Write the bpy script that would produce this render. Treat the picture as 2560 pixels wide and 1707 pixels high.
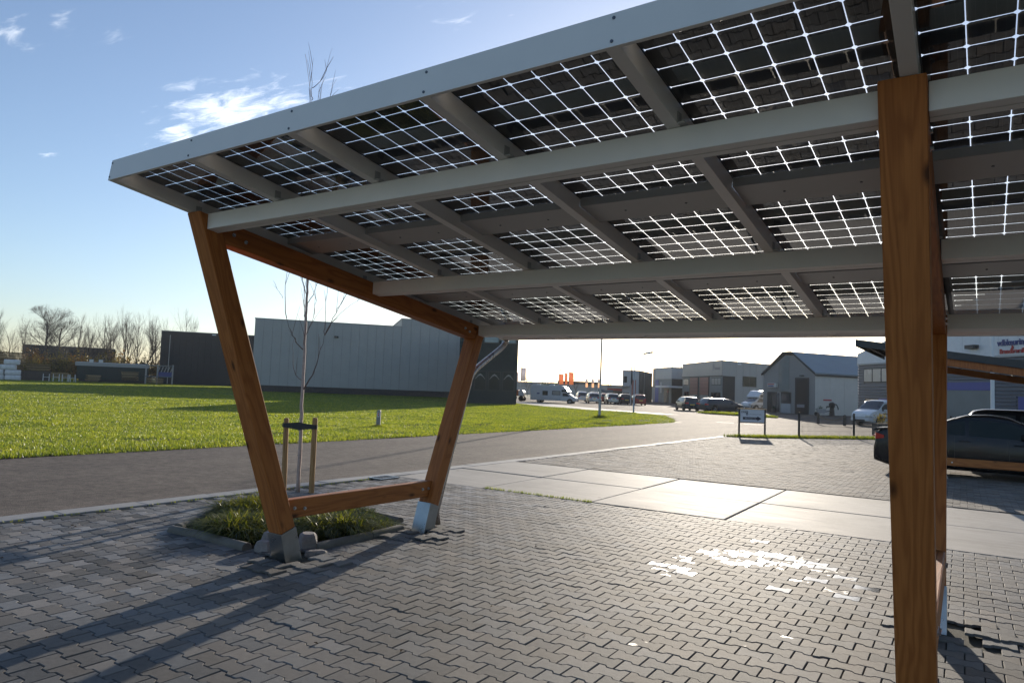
import bpy, math, random
import numpy as np
from mathutils import Vector, Matrix
random.seed(7); rng = np.random.default_rng(7)
R = math.radians
S = bpy.context.scene
for o in list(bpy.data.objects): bpy.data.objects.remove(o)
COL = S.collection

# ------------------------------------------------------------------ camera, sky, sun, exposure
CAMH = 1.678
f_ = Vector((-0.5593, 0.8263, 0.0666)).normalized()
r_ = Vector((0.8290, 0.5580, 0.0379)); r_ = (r_ - f_*r_.dot(f_)).normalized(); u_ = r_.cross(f_)
cam_d = bpy.data.cameras.new('camera'); cam = bpy.data.objects.new('camera', cam_d); COL.objects.link(cam)
cam_d.sensor_width = 36; cam_d.lens = 24.64; cam_d.clip_start = .05; cam_d.clip_end = 3000
cam.matrix_world = Matrix(((r_.x, u_.x, -f_.x, 0), (r_.y, u_.y, -f_.y, 0), (r_.z, u_.z, -f_.z, CAMH), (0, 0, 0, 1)))
S.camera = cam
SUN = Vector((-0.2867, 0.9342, 0.2122)).normalized()
EL = math.asin(SUN.z); AZ = math.atan2(SUN.x, SUN.y)          # azimuth from +Y towards +X
S.view_settings.view_transform = 'Standard'; S.view_settings.look = 'None'
S.view_settings.gamma = 1; S.view_settings.use_curve_mapping = False
S.view_settings.exposure = 0.70
S.cycles.max_bounces = 8; S.cycles.diffuse_bounces = 4; S.cycles.glossy_bounces = 4
S.cycles.transparent_max_bounces = 24; S.cycles.transmission_bounces = 6
S.cycles.caustics_reflective = False; S.cycles.caustics_refractive = False
S.cycles.sample_clamp_indirect = 6

W = bpy.data.worlds.new('World'); S.world = W; W.use_nodes = True
def build_world():
    nt = W.node_tree; n = nt.nodes; l = nt.links; n.clear()
    out = n.new('ShaderNodeOutputWorld'); bg = n.new('ShaderNodeBackground'); bg.inputs['Strength'].default_value = 0.112
    sky = n.new('ShaderNodeTexSky'); sky.sky_type = 'NISHITA'; sky.sun_disc = False
    sky.sun_elevation = EL; sky.sun_rotation = AZ; sky.altitude = 0
    sky.air_density = 1.0; sky.dust_density = 0.8; sky.ozone_density = 3.0
    cool = n.new('ShaderNodeHueSaturation'); cool.inputs['Saturation'].default_value = .90; l.new(sky.outputs[0], cool.inputs['Color'])
    bal = n.new('ShaderNodeMix'); bal.data_type = 'RGBA'; bal.blend_type = 'MULTIPLY'; bal.inputs[0].default_value = 1; bal.inputs[7].default_value = (1.0, 1.0, 1.045, 1); l.new(cool.outputs[0], bal.inputs[6])
    skyc = bal.outputs[2]
    tc = n.new('ShaderNodeTexCoord'); sep = n.new('ShaderNodeSeparateXYZ'); l.new(tc.outputs['Generated'], sep.inputs[0])
    def m(op, a, b=None, c=None):
        k = n.new('ShaderNodeMath'); k.operation = op
        for i, x in enumerate((a, b, c)):
            if x is None: continue
            if isinstance(x, (int, float)): k.inputs[i].default_value = x
            else: l.new(x, k.inputs[i])
        return k.outputs[0]
    zc = m('MAXIMUM', sep.outputs['Z'], 0.03)
    px = m('DIVIDE', sep.outputs['X'], zc); py = m('DIVIDE', sep.outputs['Y'], zc)
    cmb = n.new('ShaderNodeCombineXYZ'); l.new(px, cmb.inputs[0]); l.new(py, cmb.inputs[1])
    rot = n.new('ShaderNodeMapping'); rot.inputs['Rotation'].default_value = (0, 0, R(-28)); rot.inputs['Scale'].default_value = (3.6, 10, 1)
    l.new(cmb.outputs[0], rot.inputs[0])
    nz = n.new('ShaderNodeTexNoise'); nz.inputs['Scale'].default_value = 1.6; nz.inputs['Detail'].default_value = 8; nz.inputs['Roughness'].default_value = .62; nz.inputs['Distortion'].default_value = .5
    l.new(rot.outputs[0], nz.inputs['Vector'])
    big = n.new('ShaderNodeTexNoise'); big.inputs['Scale'].default_value = .45; big.inputs['Detail'].default_value = 2; l.new(cmb.outputs[0], big.inputs['Vector'])
    # where the banks of cloud lie in the sky (plane coordinates of the cloud layer)
    banks = [(-2.35, 1.52, .40, .16, 1.0), (-2.72, 1.56, .26, .10, .8), (-2.40, .83, .14, .07, .75), (-2.20, .88, .11, .04, .6), (-2.27, 1.31, .12, .05, .55),
             (-3.6, 1.42, .07, .05, .6), (-1.2, 1.46, .2, .12, .35), (-2.1, 1.0, .12, .05, .3), (1.6, -1.2, .7, .3, .7), (-.4, -2.2, .8, .3, .7), (2.8, 1.0, .9, .35, .7), (-3.2, -.9, .8, .3, .7)]
    acc = None
    for bx, by, sx, sy, a in banks:
        dx = m('DIVIDE', m('SUBTRACT', px, bx), sx); dy = m('DIVIDE', m('SUBTRACT', py, by), sy)
        g = m('MULTIPLY', m('EXPONENT', m('MULTIPLY', m('ADD', m('MULTIPLY', dx, dx), m('MULTIPLY', dy, dy)), -1)), a)
        acc = g if acc is None else m('MAXIMUM', acc, g)
    fld = m('ADD', nz.outputs['Fac'], m('ADD', m('MULTIPLY', acc, .42), m('MULTIPLY', big.outputs['Fac'], .12)))
    mr = n.new('ShaderNodeMapRange'); mr.interpolation_type = 'SMOOTHSTEP'; l.new(fld, mr.inputs[0])
    mr.inputs[1].default_value = .72; mr.inputs[2].default_value = 1.12
    fac = m('MULTIPLY', mr.outputs[0], .58)
    # cloud tint: sky light scattered white, a little brighter than the sky behind it
    hsv = n.new('ShaderNodeHueSaturation'); hsv.inputs['Saturation'].default_value = .12; hsv.inputs['Value'].default_value = 2.3; l.new(skyc, hsv.inputs['Color'])
    mix = n.new('ShaderNodeMix'); mix.data_type = 'RGBA'; l.new(fac, mix.inputs[0]); l.new(skyc, mix.inputs[6]); l.new(hsv.outputs[0], mix.inputs[7])
    l.new(mix.outputs[2], bg.inputs['Color']); l.new(bg.outputs[0], out.inputs[0])
build_world()
sd = bpy.data.lights.new('sun', 'SUN'); sd.energy = 4.2; sd.angle = R(.53); sd.color = (1.0, .89, .74)
so = bpy.data.objects.new('sun', sd); COL.objects.link(so); so.rotation_euler = SUN.to_track_quat('Z', 'Y').to_euler(); so.location = (0, 0, 40)

# ------------------------------------------------------------------ material helpers
def NT(name):
    m = bpy.data.materials.new(name); m.use_nodes = True; nt = m.node_tree
    return m, nt, nt.nodes, nt.links, nt.nodes['Principled BSDF']
def mth(nt, op, a, b=None, c=None):
    k = nt.nodes.new('ShaderNodeMath'); k.operation = op
    for i, x in enumerate((a, b, c)):
        if x is None: continue
        if isinstance(x, (int, float)): k.inputs[i].default_value = x
        else: nt.links.new(x, k.inputs[i])
    return k.outputs[0]
def noise(nt, vec, scale, detail=4, rough=.55, dist=0):
    k = nt.nodes.new('ShaderNodeTexNoise'); k.inputs['Scale'].default_value = scale; k.inputs['Detail'].default_value = detail
    k.inputs['Roughness'].default_value = rough; k.inputs['Distortion'].default_value = dist
    if vec is not None: nt.links.new(vec, k.inputs['Vector'])
    return k.outputs['Fac']
def mapr(nt, v, a, b, c=0, d=1):
    k = nt.nodes.new('ShaderNodeMapRange'); nt.links.new(v, k.inputs[0])
    for i, x in enumerate((a, b, c, d)): k.inputs[i+1].default_value = x
    return k.outputs[0]
def mixc(nt, fac, A, B, blend='MIX'):
    k = nt.nodes.new('ShaderNodeMix'); k.data_type = 'RGBA'; k.blend_type = blend
    for i, x in ((0, fac), (6, A), (7, B)):
        if isinstance(x, (int, float)): k.inputs[i].default_value = x
        elif isinstance(x, tuple): k.inputs[i].default_value = (*x[:3], 1)
        else: nt.links.new(x, k.inputs[i])
    return k.outputs[2]
def coord(nt, kind='Object', scale=None):
    t = nt.nodes.new('ShaderNodeTexCoord'); o = t.outputs[kind]
    if scale:
        mp = nt.nodes.new('ShaderNodeMapping'); mp.inputs['Scale'].default_value = scale; nt.links.new(o, mp.inputs[0]); o = mp.outputs[0]
    return o
def wpos(nt): return nt.nodes.new('ShaderNodeNewGeometry').outputs['Position']
def bump(nt, b, h, strength, dist=.01):
    k = nt.nodes.new('ShaderNodeBump'); k.inputs['Strength'].default_value = strength; k.inputs['Distance'].default_value = dist
    nt.links.new(h, k.inputs['Height']); nt.links.new(k.outputs[0], b.inputs['Normal'])
def mat(name, c, rough=.6, metal=0, var=.12, scale=6, bs=0, spec=None, dirt=0):
    m, nt, n, l, b = NT(name); v = coord(nt)
    f = noise(nt, v, scale, 5, .6)
    lo = tuple(x*(1-var) for x in c); hi = tuple(min(1, x*(1+var)) for x in c)
    cc = mixc(nt, mapr(nt, f, .3, .7), lo, hi)
    if dirt:
        g = noise(nt, coord(nt, 'Object', (1.5, 1.5, .35)), 3, 6, .65)
        cc = mixc(nt, mapr(nt, g, .5, .8, 0, dirt), cc, tuple(x*.45 for x in c))
    l.new(cc, b.inputs['Base Color']); l.new(mapr(nt, f, .2, .8, max(0, rough-.06), min(1, rough+.06)), b.inputs['Roughness'])
    b.inputs['Metallic'].default_value = metal
    if spec is not None: b.inputs['Specular IOR Level'].default_value = spec
    if bs: bump(nt, b, noise(nt, v, scale*12, 3), bs)
    return m

def wood_mat(name, ca, cb, gloss=.55, vary=0):
    m, nt, n, l, b = NT(name)
    oi = n.new('ShaderNodeObjectInfo'); off = mth(nt, 'MULTIPLY', oi.outputs['Random'], 37.0)
    mp = n.new('ShaderNodeVectorMath'); mp.operation = 'ADD'; l.new(coord(nt), mp.inputs[0])
    cb3 = n.new('ShaderNodeCombineXYZ'); l.new(off, cb3.inputs[0]); l.new(off, cb3.inputs[1]); l.new(off, cb3.inputs[2]); l.new(cb3.outputs[0], mp.inputs[1])
    def sc(x, y, z):
        k = n.new('ShaderNodeMapping'); k.inputs['Scale'].default_value = (x, y, z); l.new(mp.outputs[0], k.inputs[0]); return k.outputs[0]
    big = noise(nt, sc(7, 7, .8), 1.0, 3, .5, .3)
    sp = n.new('ShaderNodeSeparateXYZ'); l.new(mp.outputs[0], sp.inputs[0])
    ph = mth(nt, 'ADD', mth(nt, 'MULTIPLY', big, 46), mth(nt, 'ADD', mth(nt, 'MULTIPLY', sp.outputs['X'], 120), mth(nt, 'MULTIPLY', sp.outputs['Y'], 70)))
    ring = mth(nt, 'MULTIPLY', mth(nt, 'ADD', mth(nt, 'SINE', ph), 1), .5)
    ring = mth(nt, 'POWER', ring, 1.7)
    fib = noise(nt, sc(160, 160, 3), 1.0, 3, .6)
    vo = n.new('ShaderNodeTexVoronoi'); vo.inputs['Scale'].default_value = 1.0; l.new(sc(6, 6, 2.6), vo.inputs['Vector'])
    kn = mapr(nt, vo.outputs['Distance'], .06, .17, 1, 0)
    c1 = mixc(nt, mth(nt, 'MULTIPLY', ring, .75), ca, cb)
    c2 = mixc(nt, mapr(nt, fib, .35, .7, 0, .35), c1, tuple(x*.72 for x in cb))
    bl = noise(nt, sc(2, 2, .5), 1.0, 3)
    c3 = mixc(nt, mapr(nt, bl, .4, .75, 0, .4), c2, tuple(x*.7 for x in ca))
    ck = mapr(nt, noise(nt, sc(26, 26, .55), 1.0, 4, .6, .2), .665, .685, 0, .75); c3 = mixc(nt, ck, c3, tuple(x*.22 for x in cb))
    c4 = mixc(nt, kn, c3, tuple(x*.28 for x in cb))
    if vary:
        k = n.new('ShaderNodeVectorMath'); k.operation = 'SCALE'; l.new(c4, k.inputs[0]); l.new(mapr(nt, mth(nt, 'FRACT', mth(nt, 'MULTIPLY', oi.outputs['Random'], 91.7)), 0, 1, 1-vary, 1.1), k.inputs['Scale']); c4 = k.outputs[0]
    l.new(c4, b.inputs['Base Color']); b.inputs['Roughness'].default_value = gloss; b.inputs['Specular IOR Level'].default_value = .28
    bump(nt, b, mth(nt, 'ADD', mth(nt, 'MULTIPLY', fib, .6), mth(nt, 'MULTIPLY', ring, .4)), .25, .002)
    return m

def paver_mat(name, kind, base=(.145, .142, .138), rough=.74, spec=.15):
    """kind OBJECT reads tone and wet from the object, GEOMETRY from the mesh"""
    m, nt, n, l, b = NT(name)
    def att(a):
        k = n.new('ShaderNodeAttribute'); k.attribute_type = kind; k.attribute_name = a; return k.outputs['Fac']
    tone, wet = att('tone'), att('wet'); p = wpos(nt)
    fine = noise(nt, p, 220, 3, .7); mid = noise(nt, p, 22, 4, .6); lg = noise(nt, p, .55, 3)
    sp = n.new('ShaderNodeSeparateXYZ'); l.new(p, sp.inputs[0])
    amp = mapr(nt, sp.outputs['X'], -6.2, -4.2, 1.15, .55)                         # an older, more mixed batch by the road
    tv = mth(nt, 'MULTIPLY', mth(nt, 'SUBTRACT', tone, .5), amp)
    val = mth(nt, 'ADD', 1.0, mth(nt, 'ADD', tv, mth(nt, 'ADD', mth(nt, 'MULTIPLY', mth(nt, 'SUBTRACT', fine, .5), .55), mth(nt, 'ADD', mth(nt, 'MULTIPLY', mth(nt, 'SUBTRACT', mid, .5), .5), mth(nt, 'MULTIPLY', mth(nt, 'SUBTRACT', lg, .5), .75)))))
    hue = mixc(nt, mapr(nt, mth(nt, 'FRACT', mth(nt, 'MULTIPLY', tone, 7.31)), 0, 1), (base[0]*1.06, base[1]*.99, base[2]*.92), (base[0]*.95, base[1]*1.0, base[2]*1.06))
    c = n.new('ShaderNodeVectorMath'); c.operation = 'SCALE'; l.new(hue, c.inputs[0]); l.new(val, c.inputs['Scale'])
    film = mapr(nt, mth(nt, 'ADD', wet, mth(nt, 'MULTIPLY', mth(nt, 'SUBTRACT', noise(nt, p, 9, 3, .5, .4), .5), 1.5)), .55, .76, 0, 1)
    col = mixc(nt, mth(nt, 'MULTIPLY', film, .45), c.outputs[0], tuple(x*.35 for x in base))
    # pale scuffs of cement haze
    sc = mapr(nt, noise(nt, p, 5.2, 5, .65), .70, .80, 0, .30)
    col = mixc(nt, sc, col, (.34, .33, .31))
    l.new(col, b.inputs['Base Color'])
    l.new(mapr(nt, film, 0, 1, rough, .10), b.inputs['Roughness'])
    l.new(mapr(nt, film, 0, 1, spec, .6), b.inputs['Specular IOR Level'])
    k = n.new('ShaderNodeBump'); k.inputs['Distance'].default_value = .0035; l.new(mapr(nt, film, 0, 1, .45, .03), k.inputs['Strength'])
    l.new(mth(nt, 'ADD', fine, mth(nt, 'MULTIPLY', mid, .8)), k.inputs['Height']); l.new(k.outputs[0], b.inputs['Normal'])
    return m

def asphalt_mat():
    m, nt, n, l, b = NT('asphalt'); p = wpos(nt)
    f = noise(nt, p, 48, 5, .85); g = noise(nt, p, 5, 10, .86); lg = noise(nt, p, .35, 4, .6)
    vo = n.new('ShaderNodeTexVoronoi'); vo.inputs['Scale'].default_value = 60; l.new(p, vo.inputs['Vector'])
    v = mth(nt, 'ADD', mth(nt, 'MULTIPLY', mth(nt, 'SUBTRACT', f, .5), 2.6), mth(nt, 'ADD', mth(nt, 'MULTIPLY', mth(nt, 'SUBTRACT', g, .5), 3.2), mth(nt, 'MULTIPLY', mth(nt, 'SUBTRACT', lg, .5), .7)))
    c = mixc(nt, mapr(nt, v, -.6, .7), (.043, .034, .027), (.215, .174, .142))
    st = mapr(nt, vo.outputs['Distance'], .1, .5, 1, 0)
    c = mixc(nt, mth(nt, 'MULTIPLY', st, .25), c, (.25, .23, .21))
    sp = n.new('ShaderNodeSeparateXYZ'); l.new(p, sp.inputs[0])
    tr = mth(nt, 'POWER', mth(nt, 'ABSOLUTE', mth(nt, 'SINE', mth(nt, 'MULTIPLY', mth(nt, 'ADD', sp.outputs['X'], mth(nt, 'MULTIPLY', lg, .8)), 1.75))), 6)
    k2 = n.new('ShaderNodeMapping'); k2.inputs['Scale'].default_value = (2.2, .12, 1); l.new(p, k2.inputs[0]); sk = noise(nt, k2.outputs[0], 1.6, 5, .65)
    c = mixc(nt, mth(nt, 'MULTIPLY', tr, mapr(nt, sk, .35, .7, 0, .45)), c, (.045, .037, .031))
    c = mixc(nt, mapr(nt, noise(nt, p, .55, 5, .6, 1.0), .60, .66, 0, .30), c, (.06, .053, .047))
    l.new(c, b.inputs['Base Color']); b.inputs['Roughness'].default_value = .85; b.inputs['Specular IOR Level'].default_value = .2
    bump(nt, b, mth(nt, 'ADD', st, f), .8, .008)
    return m

def grass_mat(name, a, b2, tr=.45, warm=(1.0, .95, .35), gain=1.7):
    m, nt, n, l, b = NT(name); n.remove(b)
    p = wpos(nt); g = noise(nt, p, .6, 4); h = noise(nt, p, 9, 3)
    at = n.new('ShaderNodeAttribute'); at.attribute_name = 'tone'
    c = mixc(nt, mapr(nt, mth(nt, 'ADD', mth(nt, 'MULTIPLY', g, .7), mth(nt, 'ADD', mth(nt, 'MULTIPLY', h, .3), mth(nt, 'MULTIPLY', mth(nt, 'SUBTRACT', at.outputs['Fac'], .5), .4))), .38, .62), a, b2)
    d = n.new('ShaderNodeBsdfDiffuse'); t = n.new('ShaderNodeBsdfTranslucent'); gl = n.new('ShaderNodeBsdfGlossy'); gl.inputs['Roughness'].default_value = .35
    l.new(c, d.inputs[0]); tc = mixc(nt, 1.0, c, warm, 'MULTIPLY')
    k = n.new('ShaderNodeVectorMath'); k.operation = 'SCALE'; k.inputs['Scale'].default_value = gain; l.new(tc, k.inputs[0]); l.new(k.outputs[0], t.inputs[0])
    mx = n.new('ShaderNodeMixShader'); mx.inputs[0].default_value = tr; l.new(d.outputs[0], mx.inputs[1]); l.new(t.outputs[0], mx.inputs[2])
    m2 = n.new('ShaderNodeMixShader'); m2.inputs[0].default_value = .05; l.new(mx.outputs[0], m2.inputs[1]); l.new(gl.outputs[0], m2.inputs[2])
    l.new(m2.outputs[0], n['Material Output'].inputs[0]); return m

def pane_mat(name, tint=(.93, .95, .96), base=.09, haze=.03, rough=.0):
    """thin sheet of glass: clear, with a Schlick reflection"""
    m, nt, n, l, b = NT(name); n.remove(b)
    ge = n.new('ShaderNodeNewGeometry'); dt = n.new('ShaderNodeVectorMath'); dt.operation = 'DOT_PRODUCT'
    l.new(ge.outputs['Normal'], dt.inputs[0]); l.new(ge.outputs['Incoming'], dt.inputs[1])
    fr = mth(nt, 'ADD', base, mth(nt, 'MULTIPLY', 1-base, mth(nt, 'POWER', mth(nt, 'SUBTRACT', 1, mth(nt, 'ABSOLUTE', dt.outputs['Value'])), 5)))
    tr = n.new('ShaderNodeBsdfTransparent'); tr.inputs[0].default_value = (*tint, 1)
    gl = n.new('ShaderNodeBsdfGlossy'); gl.inputs['Roughness'].default_value = rough; gl.inputs[0].default_value = (1, 1, 1, 1)
    tl = n.new('ShaderNodeBsdfTranslucent'); tl.inputs[0].default_value = (.9, .9, .9, 1)
    m1 = n.new('ShaderNodeMixShader'); l.new(mapr(nt, noise(nt, coord(nt), 7, 4), .3, .7, haze*.6, haze*1.4), m1.inputs[0]); l.new(tr.outputs[0], m1.inputs[1]); l.new(tl.outputs[0], m1.inputs[2])
    m2 = n.new('ShaderNodeMixShader'); l.new(fr, m2.inputs[0]); l.new(m1.outputs[0], m2.inputs[1]); l.new(gl.outputs[0], m2.inputs[2])
    l.new(m2.outputs[0], n['Material Output'].inputs[0]); return m

def cell_mat():
    m, nt, n, l, b = NT('solar cell'); c = coord(nt)
    sp = n.new('ShaderNodeSeparateXYZ'); l.new(c, sp.inputs[0])
    fx = mth(nt, 'FRACT', mth(nt, 'ADD', mth(nt, 'MULTIPLY', sp.outputs['X'], 5/.1645), .0))
    bar = mth(nt, 'LESS_THAN', mth(nt, 'ABSOLUTE', mth(nt, 'SUBTRACT', fx, .5)), .028)
    nz = noise(nt, c, 25, 3)
    col = mixc(nt, mapr(nt, nz, .3, .7), (.006, .007, .011), (.010, .011, .016))
    col = mixc(nt, mth(nt, 'MULTIPLY', bar, .8), col, (.045, .045, .048))
    l.new(col, b.inputs['Base Color']); b.inputs['Roughness'].default_value = .55; b.inputs['Specular IOR Level'].default_value = .25
    return m

M = {}
M['wood'] = wood_mat('oiled timber', (.43, .155, .040), (.27, .085, .020))
M['wood2'] = wood_mat('reddish timber', (.43, .150, .044), (.28, .086, .026))
M['stake'] = wood_mat('round stake wood', (.42, .25, .11), (.30, .165, .065), .7)
M['lumber'] = wood_mat('raw lumber', (.46, .32, .17), (.28, .18, .09), .8, .85)
M['alu'] = mat('powder coated aluminium', (.72, .695, .655), .42, 0, .03, 3, 0)
M['alud'] = mat('tray aluminium', (.40, .39, .375), .45, .2, .05, 4, .02)
M['galv'] = mat('galvanised steel', (.36, .385, .40), .30, .92, .12, 9, .03, dirt=.3)
M['screw'] = mat('screw head', (.10, .11, .13), .4, .6)
M['zinc'] = mat('zinc bolt', (.55, .57, .60), .3, .9)
M['pane'] = pane_mat('module glass'); M['cell'] = cell_mat()
M['paver1'] = paver_mat('paver', 'OBJECT'); M['paver2'] = paver_mat('pavers', 'GEOMETRY')
M['yardpaver'] = paver_mat('yard pavers', 'GEOMETRY', (.175, .160, .142), .85, .14)
M['sand'] = mat('joint sand', (.034, .034, .024), .95, 0, .3, 40, .2)
M['slab'] = None
M['kerb'] = mat('kerb concrete', (.24, .235, .225), .75, 0, .18, 9, .15, dirt=.4)
M['edging'] = mat('weathered edging concrete', (.135, .128, .112), .85, 0, .2, 9, .2, dirt=.5)
M['rubble'] = mat('broken concrete', (.22, .20, .19), .85, 0, .25, 12, .3)
M['asphalt'] = asphalt_mat()
M['soil'] = mat('dark soil', (.03, .024, .017), .95, 0, .4, 30, .5)
M['earth'] = mat('rough ground', (.07, .085, .04), .95, 0, .3, .3, .2)
def lawn_mat():
    m = grass_mat('lawn turf', (.105, .145, .022), (.16, .20, .030), .0); nt = m.node_tree; n = nt.nodes; l = nt.links
    p = wpos(nt); sp = n.new('ShaderNodeSeparateXYZ'); l.new(p, sp.inputs[0]); X, Y = sp.outputs['X'], sp.outputs['Y']
    a = mth(nt, 'SINE', mth(nt, 'ADD', mth(nt, 'MULTIPLY', X, 1.9), mth(nt, 'MULTIPLY', mth(nt, 'SINE', mth(nt, 'MULTIPLY', Y, .31)), 2)))
    b = mth(nt, 'SINE', mth(nt, 'ADD', mth(nt, 'MULTIPLY', Y, .83), mth(nt, 'MULTIPLY', X, .2)))
    near = mapr(nt, X, -22, -16.5, 0, 1)
    f = mapr(nt, mth(nt, 'ADD', mth(nt, 'MULTIPLY', a, b), mth(nt, 'MULTIPLY', mth(nt, 'SUBTRACT', noise(nt, p, 3, 5), .5), .8)), .72, .95, 0, 1)
    f = mth(nt, 'MAXIMUM', mth(nt, 'MULTIPLY', f, near), mapr(nt, X, -15.9, -15.55, 0, 1))
    for d in [k for k in n if k.bl_idname == 'ShaderNodeBsdfDiffuse']:
        src = d.inputs[0].links[0].from_socket; l.new(mixc(nt, f, src, (.075, .052, .030)), d.inputs[0])
    return m
M['lawn0'] = grass_mat('lawn turf', (.10, .15, .016), (.16, .215, .022), .0)
M['lawn'] = lawn_mat()
M['blade'] = grass_mat('grass blades', (.095, .140, .020), (.235, .262, .040), .68, (1.0, .94, .42))
M['sedge'] = grass_mat('sedge blades', (.028, .052, .014), (.17, .175, .034), .45)
M['bark'] = mat('dark bark', (.085, .072, .062), .9, 0, .3, 12, .3)
M['birch'] = mat('pale young bark', (.44, .33, .28), .75, 0, .22, 26, .2)
M['twig'] = mat('twig', (.16, .105, .085), .8, 0, .25, 20)
M['strap'] = mat('black rubber strap', (.018, .018, .019), .55, 0, .2, 20)
M['leafA'] = grass_mat('olive leaves', (.075, .070, .020), (.20, .155, .035), .5)
M['leafB'] = grass_mat('rust leaves', (.14, .075, .020), (.30, .150, .035), .5)
M['deadleaf'] = mat('dead leaf', (.10, .062, .032), .9, 0, .4, 30)
M['leafC'] = grass_mat('evergreen leaves', (.025, .042, .018), (.06, .085, .03), .3)
M['white'] = mat('white paint', (.72, .73, .74), .4, 0, .05, 3, dirt=.12)
M['offw'] = mat('off white panel', (.60, .585, .55), .5, 0, .05, 2, dirt=.12)
M['cream'] = mat('cream cladding', (.62, .575, .50), .55, 0, .05, 1, dirt=.1)
M['clad'] = mat('pale grey cladding', (.365, .350, .330), .45, 0, .05, .6, dirt=.08)
M['clad2'] = mat('mid grey cladding', (.285, .275, .26), .5, 0, .05, .6, dirt=.08)
M['clad3'] = mat('silver cladding', (.42, .43, .43), .45, .1, .05, .6, dirt=.08)
M['anth'] = mat('anthracite cladding', (.024, .029, .034), .6, 0, .1, .8, spec=.2)
M['teal'] = mat('dark teal cladding', (.022, .036, .038), .6, 0, .1, .8, spec=.2)
M['grey'] = mat('grey panel', (.20, .215, .205), .55, 0, .08, 1)
M['rust'] = mat('brick red door', (.33, .14, .105), .5, 0, .06, 2)
M['blue'] = mat('blue door', (.055, .075, .30), .45, 0, .06, 2)
M['bluec'] = mat('blue grey corrugated', (.10, .125, .165), .4, .25, .08, 1)
M['roofg'] = mat('blue grey roof', (.20, .245, .27), .55, 0, .08, .6)
M['trim'] = mat('dark trim', (.03, .034, .036), .5, 0, .1, 4)
M['brick'] = mat('dark brick plinth', (.06, .052, .05), .85, 0, .3, 5)
M['glass'] = mat('window glass', (.03, .038, .045), .05, 0, .2, .4, spec=.9)
M['glassd'] = mat('dark tinted glass', (.02, .03, .03), .12, 0, .2, .4, spec=.15)
M['glass2'] = mat('blue window glass', (.05, .11, .16), .05, 0, .2, .4, spec=.9)
M['glassw'] = mat('window with sunblind', (.46, .43, .38), .25, 0, .1, .6)
M['carblue'] = mat('slate blue car paint', (.055, .075, .095), .25, .5, .05, 3)
M['cardark'] = mat('dark grey car paint', (.050, .058, .070), .22, .4, .05, 3)
M['carblack'] = mat('black car paint', (.007, .009, .013), .16, .0, .05, 3, spec=.3)
M['carsilver'] = mat('silver car paint', (.36, .37, .38), .28, .6, .05, 3)
M['carwhite'] = mat('white car paint', (.70, .71, .72), .25, 0, .03, 3)
M['carred'] = mat('red car paint', (.28, .025, .02), .25, .2, .05, 3)
M['tyre'] = mat('tyre rubber', (.014, .014, .015), .75, 0, .2, 20)
M['rim'] = mat('alloy rim', (.42, .43, .45), .3, .8, .05, 10)
M['red'] = mat('red lens', (.42, .015, .012), .2, 0, .05, 9)
M['lens'] = mat('clear lens', (.65, .67, .70), .1, .3, .05, 9)
M['yellow'] = mat('yellow plate', (.65, .42, .03), .5, 0, .05, 9)
M['orange'] = grass_mat('orange flag cloth', (.85, .42, .22), (.88, .48, .28), .65, (1, 1, 1), 1.0)
M['flagw'] = grass_mat('white flag cloth', (.72, .68, .70), (.75, .72, .74), .5, (1, 1, 1), 1.0)
M['darkgl'] = mat('dark green sheeting', (.010, .030, .030), .6, 0, .2, 1)
M['steel'] = mat('pale steel pole', (.34, .355, .37), .45, .4, .06, 4)
M['black'] = mat('black lacquer', (.015, .016, .018), .45, 0, .15, 9)
M['signw'] = mat('sign panel', (.60, .62, .66), .4, 0, .03, 2)
M['ink'] = mat('sign ink', (.012, .012, .03), .5, 0, .05, 9)
M['inkg'] = mat('grey sign ink', (.24, .25, .28), .5, 0, .05, 9)
M['inkr'] = mat('red sign ink', (.45, .03, .03), .5, 0, .05, 9)
M['inkb'] = mat('blue sign ink', (.03, .05, .20), .5, 0, .05, 9)
M['pipe'] = mat('zinc downpipe', (.40, .36, .33), .28, .7, .08, 6)
M['mark'] = mat('road paint', (.70, .69, .66), .7, 0, .15, 8)
M['drive'] = mat('pale driveway concrete', (.36, .34, .31), .7, 0, .15, .7, dirt=.2)
M['bale'] = mat('white wrapped bale', (.68, .66, .66), .35, 0, .10, 3, .1)
M['stove'] = mat('orange machine paint', (.55, .13, .03), .5, 0, .1, 4)
def slab_mat():
    m, nt, n, l, b = NT('slab concrete'); p = wpos(nt)
    st = noise(nt, coord(nt, 'Object', (.5, 3.5, 1)), 2.2, 6, .6); f = noise(nt, p, 60, 4, .7); lg = noise(nt, p, 1.1, 4)
    c = mixc(nt, mapr(nt, mth(nt, 'ADD', mth(nt, 'MULTIPLY', st, .5), mth(nt, 'ADD', mth(nt, 'MULTIPLY', f, .22), mth(nt, 'MULTIPLY', lg, .3))), .35, .66), (.27, .245, .212), (.42, .385, .34))
    ve = n.new('ShaderNodeTexVoronoi'); ve.inputs['Scale'].default_value = 1.4; l.new(p, ve.inputs['Vector'])
    spot = mapr(nt, ve.outputs['Distance'], .035, .06, 1, 0)
    c = mixc(nt, mth(nt, 'MULTIPLY', spot, .8), c, (.06, .05, .045))
    dz = mapr(nt, noise(nt, p, .9, 6, .7, .4), .52, .75, 0, .45); c = mixc(nt, dz, c, (.15, .135, .115))
    l.new(c, b.inputs['Base Color']); l.new(mapr(nt, st, .3, .7, .68, .8), b.inputs['Roughness']); b.inputs['Specular IOR Level'].default_value = .11
    bump(nt, b, mth(nt, 'ADD', f, mth(nt, 'MULTIPLY', st, 1.2)), .3, .003); return m
M['slab'] = slab_mat()

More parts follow.
